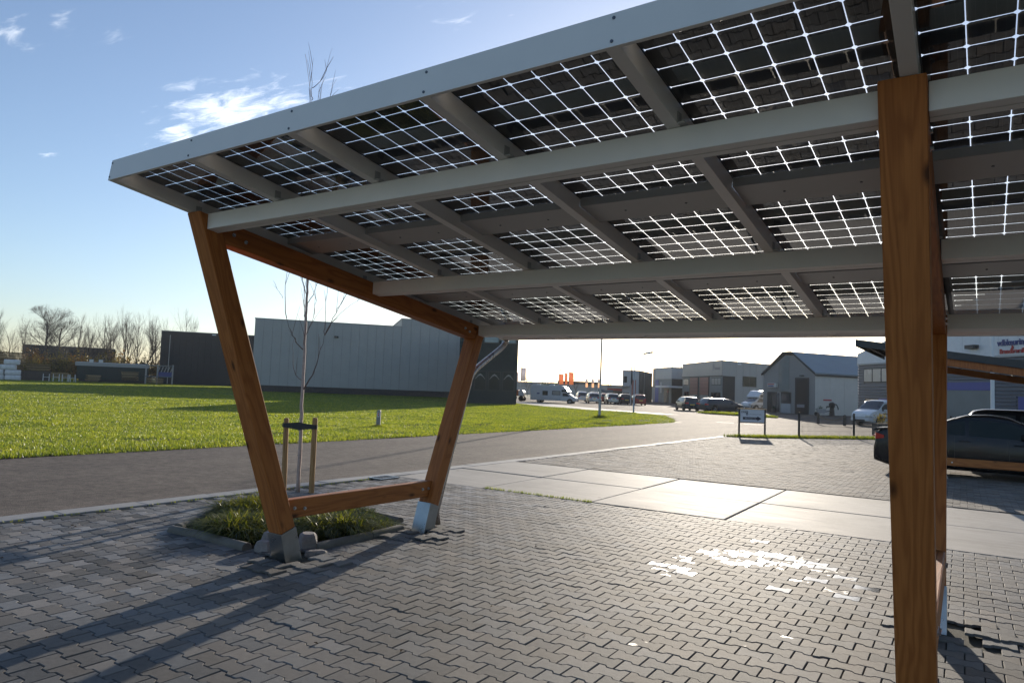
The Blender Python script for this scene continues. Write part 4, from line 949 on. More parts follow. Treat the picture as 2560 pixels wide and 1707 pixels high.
# the dark saloon under the second carport, and the car behind it
r, b_ = sed(4.65, 1.47)
t, ra = vehicle('parked_saloon', 'black saloon with rear spoiler parked behind the wooden rail of the second carport', 'car', (.02, 20.35, 0), 0, 4.65, 1.82, r, b_, (-1.38, 1.38), .335, [(-1.42, -.42, .06, .84), (-.34, .78, .05, .84)], (.66, 1.30), (-1.72, -.62), 'carblack', None, bot=.17, glassm='glassd', seams=(-.42, .62), lights=(.86, .72))
MB().prism([(-2.34, .985), (-2.30, 1.045), (-2.0, 1.07), (-2.0, 1.03)], lambda u, v, w: (u, w, v), -.68, .68).build('spoiler', 'carblack', t, bevel=.01)
MB().box(-2.345, -2.30, -.70, .70, .84, .875).build('light_bar', 'red', t, bevel=.01)
r, b_ = est(4.5, 1.60)
vehicle('parked_car', 'black tall car whose roof line shows behind the saloon', 'car', (1.55, 23.2, 0), 0, 4.5, 1.84, r, b_, (-1.34, 1.34), .34, [(-1.8, -.9, .1, .88), (-.8, .9, .08, .85)], (.55, 1.15), (-2.2, -1.9), 'carblack')
# white van
Lv = 4.9
vehicle('white_van', 'white delivery van with blue stripe and sunlit windscreen beside the mesh fence', 'van', (-6.1, 57.9, -.03), R(-124), Lv, 1.88, [(-Lv/2, .7), (-Lv/2+.04, 1.72), (-Lv/2+.25, 1.86), (.5, 1.88), (.95, 1.80), (1.62, 1.16), (2.1, 1.02), (2.38, .82), (Lv/2, .5)],
        [(-Lv/2, .7), (-Lv/2+.1, 1.08), (0, 1.08), (1.5, 1.05), (2.1, .95), (2.38, .76), (Lv/2, .48)], (-1.45, 1.50), .33, [(.25, 1.32, .06, .80)], (.98, 1.62), (None, None), 'carwhite', None, tumble=.14, bot=.24)
def stripe():
    v = [o for o in bpy.data.objects if o.name.startswith('white_van') and o.parent is None][0]
    for s in (1, -1): MB().box(-2.2, 1.3, s*.945-.004, s*.945+.004, .86, .94).build('stripe', 'inkb', v)
stripe()
def motorhome(loc, hd, label, sc=1.0, cabonly=False):
    t = thing('motorhome', label, 'motorhome', loc, hd, 'motorhomes'); t.scale = (sc, sc, sc)
    rl = -3.6
    prof = [(rl, .42), (1.05, .42), (1.05, 1.55), (2.05, 1.62), (2.15, 1.80), (1.55, 2.48), (1.1, 2.62), (rl+.2, 2.66), (rl, 2.5)]
    MB().prism(prof, lambda u, v, w: (u, w, v), -1.1, 1.1).build('cabin', 'carwhite', t, bevel=.05, fix=True)
    cab = [(1.05, .40), (3.15, .40), (3.25, .62), (3.15, .95), (2.55, 1.16), (1.95, 1.62), (1.05, 1.56)]
    MB().prism(cab, lambda u, v, w: (u, w, v), -.93, .93).build('cab', 'carwhite', t, bevel=.05, fix=True)
    MB().prism([(2.54, 1.20), (2.60, 1.205), (2.05, 1.60), (2.0, 1.585)], lambda u, v, w: (u, w, v), -.82, .82).build('windscreen', 'glass', t, fix=True)
    for s in (1, -1):
        for x0, x1, z0, z1 in ((-1.75, -.95, 1.15, 1.80), (-.30, .95, 1.25, 1.85), (1.10, 1.85, 1.72, 2.05)):
            f = MB().box(x0, x1, s*1.10-.012, s*1.10+.012, z0, z1).build('window', 'trim', t); MB().box(x0+.08, x1-.08, s*1.10-.018, s*1.10+.018, z0+.07, z1-.07).build('pane', 'glassw' if x0 == -.30 else 'glass', f)
        MB().prism([(1.25, 1.12), (2.25, 1.12), (1.9, 1.52), (1.25, 1.52)], lambda u, v, w: (u, w, v), s*.93-.01, s*.93+.01).build('cab_window', 'glass', t, fix=True)
        d = MB().box(-2.65, -1.98, s*1.10-.008, s*1.10+.008, .55, 2.2).build('door', 'carwhite', t); MB().box(-2.6, -2.2, s*1.1-.014, s*1.1+.014, 1.3, 1.5).build('pane', 'inkb', d)
        MB().box(rl, 1.05, s*1.10-.006, s*1.10+.006, .66, .70).build('trim_strip', 'inkg', t)
        for w in (-2.3, 2.35): MB().tube([(w, s*.70, .34), (w, s*.98, .34)], .34, 20).build('wheel', 'tyre', t); MB().tube([(w, s*.93, .34), (w, s*.99, .34)], .19, 14).build('rim', 'rim', t)
        MB().tube([(w-0, s*.925, .34), (w, s*.94, .34)], .44, 22).build('wheel_arch', 'trim', t)
        MB().box(3.12, 3.22, s*.62-.14, s*.62+.14, .70, .88).build('headlight', 'lens', t)
    for x, w in ((-2.6, .5), (-.6, .7)): MB().box(x-w/2, x+w/2, -.35, .35, 2.64, 2.76).build('roof_hatch', 'white', t, bevel=.03)
    return t
motorhome((-47.6, 81.2, -.1), R(18), 'long white motorhome parked across the pale driveway', .90)
motorhome((-24.3, 96.5, -.03), R(-122), 'white camper with raised cab peeping out behind the gabled building', 1.02)

# ================================================================== SECOND CARPORT
def carport2():
    t = thing('timber_carport', 'second timber carport with dark roof edge over the parked black saloon', 'carport', (-5.20, 13.65, -.09), 0)
    # built in its own axes like the first one, then turned so that the slope falls towards +X
    t.rotation_euler = (0, 0, R(-90)); t.location = (-5.20, 13.72, -.09)
    t2 = t
    frame(t2, -5.529, -5.346); frame(t2, -10.7, -10.517)
    for x0, x1 in ((-5.345, -5.16), (-10.9, -10.72)): pass
    fn = lambda u, v, w: (w, u, v)
    x0, x1 = -11.0, -5.10
    MB().prism([(Y0, zr(Y0, -.03)), (YE, zr(YE, -.03)), (YE, zr(YE, .0)+.14), (Y0, zr(Y0)+.14)], fn, x1-.03, x1).build('side_fascia', 'trim', t2)
    MB().prism([(Y0-.02, zr(Y0, -.03)), (Y0, zr(Y0, -.03)), (Y0, zr(Y0)+.14), (Y0-.02, zr(Y0)+.14)], fn, x0, x1).build('fascia', 'trim', t2)
    MB().prism([(Y0+.01, zr(Y0, .08)), (YE-.01, zr(YE, .08)), (YE-.01, zr(YE, .12)), (Y0+.01, zr(Y0, .12))], fn, x0, x1-.035).build('roof', 'black', t2)
    for k in range(9):
        y = Y0+.25+k*.6; MB().box(x0, x1-.04, y-.02, y+.02, zr(y)-.02, zr(y)+.075).build('rafter', 'trim', t2)
    MB().prism([(Y0+.82, zr(Y0+.82, -.19)), (YE-.05, zr(YE-.05, -.19)), (YE-.05, zr(YE-.05, -.035)), (Y0+.76, zr(Y0+.76, -.035))], fn, -5.30, -5.16).build('gable_beam', 'wood2', t2, bevel=.004)
carport2()

# ================================================================== BUILDINGS
def building(name, label, loc, ang, w, d, h, wallm, z0=0.0, roofm='roofg', base=None, panel=None, panelm=None, group=None, band=None):
    """box building: local x along the front (0..w), local y into depth, front at y=0"""
    t = thing(name, label, 'building', loc, ang, group)
    MB().box(0, w, 0, d, -.3, h).build('wall', wallm, t)
    MB().box(-.06, w+.06, -.06, d+.06, h, h+.12).build('roof_edge', 'trim' if roofm == 'trim' else 'clad2', t)
    if base: MB().box(-.03, w+.03, -.035, d+.03, -.3, base).build('plinth', 'brick', t)
    return t
def panels_on(t, x0, x1, z0, z1, n, m, y=-.05, jog=.0, ax='x', thick=.05, gap=.022):
    me = {}
    for i in range(n):
        a, b = x0+(x1-x0)*i/n+gap, x0+(x1-x0)*(i+1)/n-gap
        bb = MB().box(a, b, y, y+thick, z0, z1) if ax == 'x' else MB().box(y, y+thick, a, b, z0, z1)
        bb.build('wall_panel', m, t, bevel=0)
def window(t, x0, x1, z0, z1, y=-.07, n=1, glass='glass', fr='trim', name='window', ax='x'):
    bx = (lambda b, a, c, p, q, e, g: b.box(a, c, p, q, e, g)) if ax == 'x' else (lambda b, a, c, p, q, e, g: b.box(p, q, a, c, e, g))
    s = 1 if y <= 0 else -1
    f = bx(MB(), x0, x1, min(y, y+.06*s), max(y, y+.06*s), z0, z1).build(name, fr, t); k = (x1-x0)/n; e = min(.09, k*.1)
    for i in range(n):
        bx(MB(), x0+k*i+e, x0+k*(i+1)-e, min(y-.015*s, y+.01*s), max(y-.015*s, y+.01*s), z0+e, z1-e).build('pane', glass, f)
    return f
def dirang(p, q): return math.atan2(q[1]-p[1], q[0]-p[0])
# big pale hall, its higher bay, the dark office block and the dark hall to the left
P, Q = (-81.25, 58.35), (-68.37, 73.03); wG = math.dist(P, Q); aG = dirang(P, Q)
g = building('industrial_hall', 'long pale grey windowless hall beyond the lawn with vertical panels', (*P, 0), aG, wG, 34, 9.72, 'clad2', base=.85)
panels_on(g, 0, wG, .85, 9.72, 17, 'clad')
MB().box(10.4, 10.95, -.3, -.05, 7.7, 7.95).build('wall_lamp', 'trim', g, bevel=.03)
b2 = building('hall_bay', 'taller pale grey hall bay standing beside the dark office block', (*Q, 0), aG, 16, 28, 10.85, 'clad2', base=.85)
panels_on(b2, .05, 12.0, .85, 10.85, 9, 'clad')
aD = R(34.2)
d1 = building('office_block', 'dark green black office block with two rows of windows at the hall end', (-44.67, 56.47, 0), aD, 6.0, 26, 8.6, 'teal', roofm='trim')
panels_on(d1, 0, 6.0, -.2, 3.2*.30, 12, 'teal', y=-.04, thick=.04)
panels_on(d1, 0, 6.0, 3.55, 6.15, 24, 'teal', y=-.04, thick=.04)
for i in range(4): window(d1, .15+i*1.45, 1.42+i*1.45, 1.35, 3.35, glass='glassd', name='window')
for i in range(3): window(d1, .7+i*1.75, 2.3+i*1.75, 6.2, 8.2, glass='glass2')
def pane_reflections(b, x, w, z):      # reflections in the ground floor panes, modelled as pale arcs
    for i in range(4):
        cx = .15+i*1.45+.63; MB().prism([(cx-.5, 2.55), (cx-.2, 2.95), (cx, 3.08), (cx+.2, 2.95), (cx+.5, 2.55), (cx+.5, 2.48), (cx+.2, 2.8), (cx, 2.9), (cx-.2, 2.8), (cx-.5, 2.48)], lambda u, v, w_: (u, w_, v), -.10, -.092).build('reflection_arc', 'clad2', b)
pane_reflections(d1, 0, 0, 0)
P2 = (-130.8, 73.4); d2 = building('dark_hall', 'dark anthracite hall at the left end beside the timber yard', (*P2, 0), math.atan2(14.1, 9.0)-.12, 18.0, 30, 10.1, 'anth')
panels_on(d2, 0, 18, 0, 10.1, 16, 'anth'); MB().tube([(1.6, -.14, 0), (1.6, -.14, 9.4)], .07, 8).build('drainpipe', 'clad', d2); MB().box(9.0, 9.7, -.2, -.05, 9.75, 9.95).build('wall_lamp', 'white', d2)
# gabled workshop
def workshop():
    C = (-15.86, 84.53); Lc = (-22.6, 88.8); w = math.dist(C, Lc); a = dirang(Lc, C)
    t = thing('gabled_workshop', 'small grey workshop with pitched roof, tall dark doorway and cream side wall', 'building', (*Lc, 0), a)
    d = 13.5; he, hr = 4.6, 7.05; m_ = w*.50
    MB().prism([(0, -.2), (w, -.2), (w, he), (m_+1.0, hr-.35), (m_-.4, hr-.2), (0, he)], lambda u, v, q: (u, q, v), 0, d).build('wall', 'clad2', t, fix=True)
    n = 6
    for i in range(n):
        y0, y1 = d*i/n+.015, d*(i+1)/n-.015; MB().box(w, w+.05, y0, y1, 0, he-.25).build('wall_panel', 'cream', t)
    rf = MB(); ov = .18
    rf.prism([(m_+.7, hr), (w+ov, he-.02), (w+ov, he+.14), (m_+.7, hr+.14)], lambda u, v, q: (u, q, v), -.15, d+.1).build('roof', 'roofg', t, fix=True)
    MB().prism([(-ov, he-.15), (m_-.7, hr), (m_+.7, hr), (m_+.7, hr+.14), (m_-.7, hr+.14), (-ov, he+.05)], lambda u, v, q: (u, q, v), -.15, d+.1).build('roof', 'roofg', t, fix=True)
    MB().prism([(m_+.62, hr-.03), (w+ov, he-.16), (w+ov, he+.05), (m_+.62, hr+.18)], lambda u, v, q: (u, q, v), -.22, -.16).build('verge_board', 'trim', t, fix=True)
    MB().prism([(-ov, he-.2), (m_-.7, hr-.06), (m_+.64, hr-.06), (m_+.64, hr+.18), (m_-.7, hr+.18), (-ov, he+.05)], lambda u, v, q: (u, q, v), -.222, -.162).build('verge_board', 'trim', t, fix=True)
    MB().box(w+.05, w+.22, -.1, d, he-.22, he-.06).build('gutter', 'trim', t)
    # rounded bay in the middle of the gable
    bay = MB(); n = 10; x0, x1 = 2.55, 4.2; vs = []
    for i in range(n+1):
        u = i/n; x = x0+(x1-x0)*u; y = -.04-.32*math.sin(math.pi*u); top = he+(hr-he)*(1-abs(x-m_)/(w/2))-.35
        vs += [(x, y, 2.55), (x, y, min(top, hr-.3))]
    bay.add(vs, [(2*i, 2*i+2, 2*i+3, 2*i+1) for i in range(n)]); bay.build('rounded_bay', 'grey', t, smooth=True)
    window(t, .75, 2.35, 0, 2.45, n=2, glass='glass', name='shop_front'); dr = window(t, 2.0+.36, 2.95-.1, 0, 2.4, n=1, glass='glass', fr='offw', name='door')
    window(t, 3.0, 4.5, 1.15, 2.45, glass='glass'); MB().box(3.02, 4.48, -.09, -.05, 0, 1.1).build('wall_panel', 'clad3', t)
    dd = MB().box(5.15, 7.15, -.10, -.05, 0, 4.15).build('doorway', 'trim', t); MB().box(5.35, 6.95, -.12, -.08, 0, 3.95).build('door_leaf', 'black', dd)
    MB().box(5.5, 6.6, -.14, -.11, .75, 1.1).build('door_sticker', 'inkg', dd)
    s = MB().box(1.0, 2.45, -.30, -.06, 3.0, 3.5).build('light_box', 'offw', t); MB().box(1.05, 2.1, -.315, -.30, 3.3, 3.42).build('red_print', 'inkr', s); MB().box(1.12, 2.0, -.315, -.30, 3.10, 3.22).build('blue_print', 'inkb', s)
    MB().box(w+.05, w+.06, 1.2, 2.5, 1.62, 1.78).build('notice', 'inkr', t); MB().box(5.9, 6.4, -.25, -.05, 4.35, 4.45).build('wall_lamp', 'trim', t)
workshop()
def long_building():
    C = (-33.74, 108.4); A = (-45.8, 123.8); B = (-25.5, 131); w1 = math.dist(A, C); a = dirang(A, C)
    t = thing('business_unit', 'grey business unit with two brick red roller doors behind the parked cars', 'building', (*A, 0), a); h = 7.25
    # plan: front along x, side wall running back from the corner
    ang = dirang(C, B)-a; L2 = math.dist(C, B); ux, uy = math.cos(ang), math.sin(ang)
    plan = [(0, 0), (w1, 0), (w1+ux*L2, uy*L2), (ux*L2, uy*L2)]
    MB().prism(plan, lambda u, v, q: (u, v, q), -.3, h).build('wall', 'clad2', t, fix=True)
    zt = 4.95
    panels_on(t, 0, w1, zt, h+.05, 14, 'clad', y=-.12, thick=.12); MB().box(-.02, w1+.02, -.16, 0, zt-.14, zt-.02).build('canopy_edge', 'trim', t)
    k = w1/10
    MB().box(0, k*2, -.06, 0, 0, zt-.15).build('facade', 'grey', t); MB().box(k*7.3, w1, -.06, 0, 0, zt-.15).build('facade', 'grey', t)
    for x0 in (2.2, 4.85):
        MB().box(k*(x0-.15), k*(x0+2.25), -.09, -.02, 0, zt-.15).build('door_frame', 'trim', t)
        for j in range(8):
            MB().box(k*x0, k*(x0+2.1), -.13, -.08, .02+j*.59, .58+j*.59).build('door_panel', 'glassw' if j == 2 else 'rust', t)
    window(t, k*.4, k*1.8, 3.4, 4.6, y=-.10, n=3, glass='glassw'); window(t, k*7.7, k*9.8, 3.4, 4.6, y=-.10, n=3, glass='glassw')
    window(t, k*.6, k*1.9, .1, 2.3, y=-.10, n=2, glass='glass'); window(t, k*7.6, k*9.7, .1, 2.3, y=-.10, n=3, glass='glass')
    lo = thing('emblem', 'x', 'x'); lo.parent = t; lo.name = 'facade_emblem'; del lo['label']; del lo['category']; lo.location = (w1-3.9, -.13, 5.75)
    e = MB(); e.prism([(0, 0), (.25, -.05), (.25, 1.15), (0, .9)], lambda u, v, q: (u, q, v), -.02, 0); e.prism([(.35, .3), (.62, .5), (.62, 1.0), (.35, .85)], lambda u, v, q: (u, q, v), -.02, 0); e.build('emblem_shape', 'inkg', lo, fix=True)
    c = bpy.data.curves.new('lettering', 'FONT'); c.body = 'kuenerij'; c.size = .75; c.extrude = .01; letters(c, 'inkg', lo, (.7, -.01, .1), (R(90), 0, 0))
    # side wall
    s = thing('side', 'x', 'x'); del s['label']; del s['category']; s.parent = t; s.name = 'side_wall'; s.location = (w1, 0, 0); s.rotation_euler = (0, 0, ang)
    for i in range(14): MB().box(L2*i/14+.02, L2*(i+1)/14-.02, -.05, 0, 0, h).build('wall_panel', 'clad', s)
    MB().box(0, 3.0, -.09, -.045, 0, zt-.1).build('dark_panel', 'anth', s); f = window(s, 5.0, 8.6, 3.35, 5.0, y=-.08, n=2, glass='glassd')
    MB().box(3.6, 4.4, -.2, -.05, 6.75, 6.95).build('wall_lamp', 'white', s)
long_building()
def unit3():
    C = (-50.14, 129.6); A = (-57.2, 137.1); w1 = math.dist(A, C); a = dirang(A, C)
    t = thing('business_unit', 'pale topped business unit with blue door and a flat white porch', 'building', (*A, 0), a); h = 6.9
    MB().box(0, w1, 0, 14, -.3, h).build('wall', 'clad2', t); panels_on(t, 1.7, w1+.05, 4.7, h+.05, 8, 'clad3', y=-.08, thick=.08)
    for i in range(6): MB().box(w1, w1+.06, i*1.2, i*1.2+1.17, 4.7, h+.05).build('wall_panel', 'clad3', t)
    MB().box(w1+.002, w1+.05, 0, 7.2, 0, 4.65).build('side_wall', 'anth', t)
    MB().box(1.75, 3.6, -.09, -.01, 0, 4.5).build('door', 'blue', t); MB().box(3.6, w1, -.07, -.01, 0, 4.6).build('facade', 'grey', t)
    window(t, 6.6, w1-1.2, 0, 2.8, y=-.10, n=2, glass='glass'); MB().box(5.8, w1+2.5, -1.6, 1.5, 2.95, 3.3).build('porch_roof', 'white', t); MB().box(4.6, 5.4, -.15, -.05, 1.9, 4.0).build('sign_panel', 'clad3', t)
    for x in (3.0, 7.6): MB().tube([(x, 3, h), (x, 3, h+.6)], .12, 8).build('roof_vent', 'trim', t)
unit3()
def unit4():
    C = (-49.1, 111.7); A = (-51.85, 111.0); w1 = math.dist(A, C); a = dirang(A, C)
    t = thing('business_unit', 'pale fronted unit with salmon door and dark teal side wall beyond the flagpole', 'building', (*A, 0), a); h = 5.55
    MB().box(0, w1, 0, 15, -.3, h).build('wall', 'clad3', t); MB().box(w1, w1+.05, 0, 15, 0, h).build('side_wall', 'teal', t)
    MB().box(w1*.55, w1*.83, -.07, -.01, 0, 3.9).build('door', 'rust', t); window(t, .25, .8, 3.4, 4.5, y=-.07); window(t, .15, 1.2, 0, 1.7, y=-.07, n=2); MB().box(-.8, 1.3, -1.2, .1, 2.75, 2.9).build('porch_roof', 'clad3', t)
    MB().tube([(w1+.1, 5, 0), (w1+.1, 5, h)], .06, 8).build('drainpipe', 'clad', t)
unit4()
def test_station():
    A, B = (-9.42, 69.6), (7.0, 47.9); w = math.dist(A, B); a = dirang(A, B); t = thing('corrugated_building', 'blue grey corrugated building with white top band and large lettering', 'building', (*A, 0), a); h = 9.4; zb = 5.05
    MB().prism([(0, -.3), (w, -.3), (w, 5.9+.21*w), (0, 5.9)], lambda u, v, q: (u, q, v), 0, 22).build('wall', 'bluec', t, fix=True)
    n = 16
    for i in range(n):
        x0, x1 = w*i/n+.012, w*(i+1)/n-.012
        # the band drops towards the left where the roof steps down
        MB().prism([(x0, zb), (x1, zb), (x1, 5.93+.21*x1), (x0, 5.93+.21*x0)], lambda u, v, q: (u, q, v), -.12, 0).build('wall_panel', 'white', t, fix=True)
    MB().box(-.02, w, -.16, 0, zb-.14, zb-.01).build('flashing', 'clad3', t)
    # corrugations: ribs of the lower cladding, too fine to pick apart one by one
    b = MB()
    holes = [(1.0, 5.0, 3.35, 4.6), (1.2, 4.6, 0, 2.0), (9.6, 16.4, 0, 3.35), (18.4, 22.2, 0, 2.5), (16.9, 25, 3.45, 4.7)]
    for k in range(20):
        z = .06+k*.245; segs = [(0, w)]
        for hx0, hx1, hz0, hz1 in holes:
            if hz0 < z+.12 and z < hz1:
                ns = []
                for s0, s1 in segs:
                    if hx0 > s0: ns.append((s0, min(hx0, s1)))
                    if hx1 < s1: ns.append((max(hx1, s0), s1))
                segs = [q for q in ns if q[1]-q[0] > .05]
        for s0, s1 in segs: b.prism([(-.07, z), (-.07, z+.10), (-.01, z+.135), (-.01, z-.035)], lambda u, v, q: (q, u, v), s0, s1)
    kind(b.build('corrugated_cladding', 'bluec', t), 'stuff')
    window(t, 1.0, 5.0, 3.35, 4.6, y=-.09, n=3, glass='glassw'); window(t, 1.2, 3.2, .1, 2.0, y=-.09, n=1); MB().box(3.3, 4.5, -.1, -.03, 0, 2.0).build('door', 'blue', t)
    MB().box(9.7, 16.3, -.06, -.01, 0, 2.75).build('roller_door', 'grey', t); MB().box(9.7, 16.3, -.09, -.01, 2.75, 3.3).build('door_header', 'blue', t)
    for i in range(5): window(t, 17.0+i*1.9, 18.75+i*1.9, 3.5, 4.65, y=-.09, n=1, glass='glass2')
    MB().box(18.6, 20.5, -.10, -.03, 0, 2.35).build('door', 'blue', t); window(t, 20.6, 22.1, 0, 2.4, y=-.09, n=1)
    MB().box(14.3, 15.2, -.5, -.12, 5.6, 5.85).build('wall_lamp', 'trim', t)
    for s, x, z, sz, m in (('vdbkeuring', 16.94, 5.66, .56, 'inkb'), ('&', 18.15, 5.42, .30, 'inkr'), ('Brandbeveiliging', 17.14, 5.14, .43, 'inkr')):
        c = bpy.data.curves.new('lettering', 'FONT'); c.body = s; c.size = sz; c.extrude = .02; c.offset = .012; letters(c, m, t, (x, -.16, z), (R(90), 0, 0))
test_station()

# ================================================================== MIDDLE AND FAR THINGS
def flag(loc, h0, h1, w, az, m, label, group, polem='steel', h_=None):
    t = thing('flag', label, 'flag', loc, az, group); MB().tube([(0, 0, 0), (0, 0, h1+.1)], .05, 6).build('pole', polem, t)
    b = MB(); vs = []; n = 6
    for i in range(n+1):
        u = i/n; y = .06*math.sin(u*7)
        vs += [(.05+w*u, y, h0+.1*u), (.05+w*u*(1-.0), y*1.3, h1-.14*u)]
    b.add(vs, [(2*i, 2*i+2, 2*i+3, 2*i+1) for i in range(n)]); o = b.build('cloth', m, t, smooth=True); o.modifiers.new('solid', 'SOLIDIFY').thickness = .01
    e = MB().add([(.05+w*.3, .09, h0+.4*(h1-h0)), (.05+w*.7, .09, h0+.4*(h1-h0)), (.05+w*.7, .09, h0+.6*(h1-h0)), (.05+w*.3, .09, h0+.6*(h1-h0))], [(0, 1, 2, 3)])
    return t
aR = R(34)
flag((-82.3, 125.5, 0), 3.3, 6.2, 1.0, aR, 'flagw', 'tall white flag beside the dark office block', 'far flags'); flag((-83.3, 124.8, 0), 3.0, 5.2, .6, aR, 'flagw', 'short white flag nearest the dark office block', 'far flags')
for x, y, h1, lab in ((-82.9, 142.7, 5.5, 'leftmost orange flag above the motorhome'), (-81.7, 143.4, 5.75, 'middle one of three orange flags above the motorhome'), (-80.9, 143.9, 6.0, 'rightmost and tallest orange flag above the motorhome')): flag((x, y, 0), 3.0, h1, 1.05 if h1 != 5.75 else .6, aR, 'orange', lab, 'far flags')
for x, y, lab in ((-79.8, 150.1, 'first white flag right of the fuel canopy flags'), (-78.5, 150.8, 'second white flag near the far fuel canopy end'), (-77.2, 151.5, 'white flag beside the tall lamp pole at the canopy end')):
    t = flag((x, y, 0), 3.6, 4.65, .55, aR, 'flagw', lab, 'far flags'); b = MB().add([(.05, 0, 2.6), (.6, .05, 2.65), (.6, .05, 3.6), (.05, 0, 3.6)], [(0, 1, 2, 3)]).build('cloth', 'orange', t)
def flagpoles():
    t = thing('flagpole', 'slender dark pole with a furled dark banner by the red car', 'flagpole', (-39.16, 86.55, 0)); MB().tube([(0, 0, 0), (0, 0, 3.0), (0, 0, 5.85)], [.085, .07, .03], 8).build('pole', 'steel', t)
    MB().tube([(.02, 0, 2.7), (.1, 0, 3.3), (.06, 0, 5.8)], [.05, .13, .02], 6).build('banner', 'black', t)
    t = thing('flagpole', 'thick white flagpole rising behind the second carport roof', 'flagpole', (.32, 45.2, 0)); MB().tube([(0, 0, 0), (0, 0, 7.5)], [.105, .085], 12).build('pole', 'white', t, smooth=True, split=40); MB().tube([(0, 0, 7.5), (0, 0, 7.6)], [.12, .05], 12).build('cap', 'inkb', t)
flagpoles()
def fuel():
    t = thing('fuel_canopy', 'flat dark canopy of a far fuel station behind the motorhome', 'canopy', (-90.7, 155.5, 0), math.atan2(4.9, 8.9)); MB().box(0, 10.2, 0, 6, 3.35, 4.1).build('canopy_roof', 'trim', t)
    for x in (2, 8): MB().box(x-.2, x+.2, 2.8, 3.2, 0, 3.4).build('column', 'steel', t)
    t = building('low_warehouse', 'long low pale warehouse far behind the parked cars', (-135, 187, 0), math.atan2(17, 30.5), 62, 20, 3.9, 'clad2'); panels_on(t, 0, 62, 0, 2.2, 22, 'clad', y=-.05)
    t = building('kiosk', 'small low shop with a red awning beyond the parked cars', (-66.2, 134.6, 0), math.atan2(1.2, 2.4), 3.6, 4, 2.6, 'grey'); MB().box(-.1, 3.7, -.8, 0, 2.0, 2.45).build('awning', 'carred', t); window(t, .4, 3.2, .4, 1.9, y=-.06, n=2)
    t = thing('box_truck', 'light blue box truck behind the parked cars', 'truck', (-62.9, 125.1, 0), aR); MB().box(0, 2.3, 0, 5, .6, 2.1).build('box', 'glass2', t); MB().box(.1, 2.2, 5, 6.4, .4, 1.7).build('cab', 'white', t)
    for x in (.0, 2.1):
        for y in (.9, 5.5): MB().tube([(x, y, .4), (x+.2, y, .4)], .4, 14).build('wheel', 'tyre', t)
    t = thing('garden_tractor', 'orange farm machine parked behind the corner of the dark block', 'machine', (-52.4, 79.2, 0), R(20)); MB().box(-1, .3, -.6, .6, .7, 1.5).build('body', 'stove', t, bevel=.1); MB().tube([(.6, -.55, 1.1), (.6, .55, 1.1)], .42, 16).build('tank', 'white', t)
    for x, r_2 in ((-.7, .5), (.7, .38)):
        for y in (-.75, .55): MB().tube([(x, y, r_2), (x, y+.2, r_2)], r_2, 18).build('wheel', 'tyre', t)
    fr = MB()
    for z in (1.6, 1.9, 2.2): fr.bar((-1.3, 0, z), (-.2, 0, z), .05, .05)
    for x in (-1.3, -.75, -.2): fr.bar((x, 0, .5), (x, 0, 2.25), .05, .05)
    fr.build('rack', 'trim', t)
fuel()
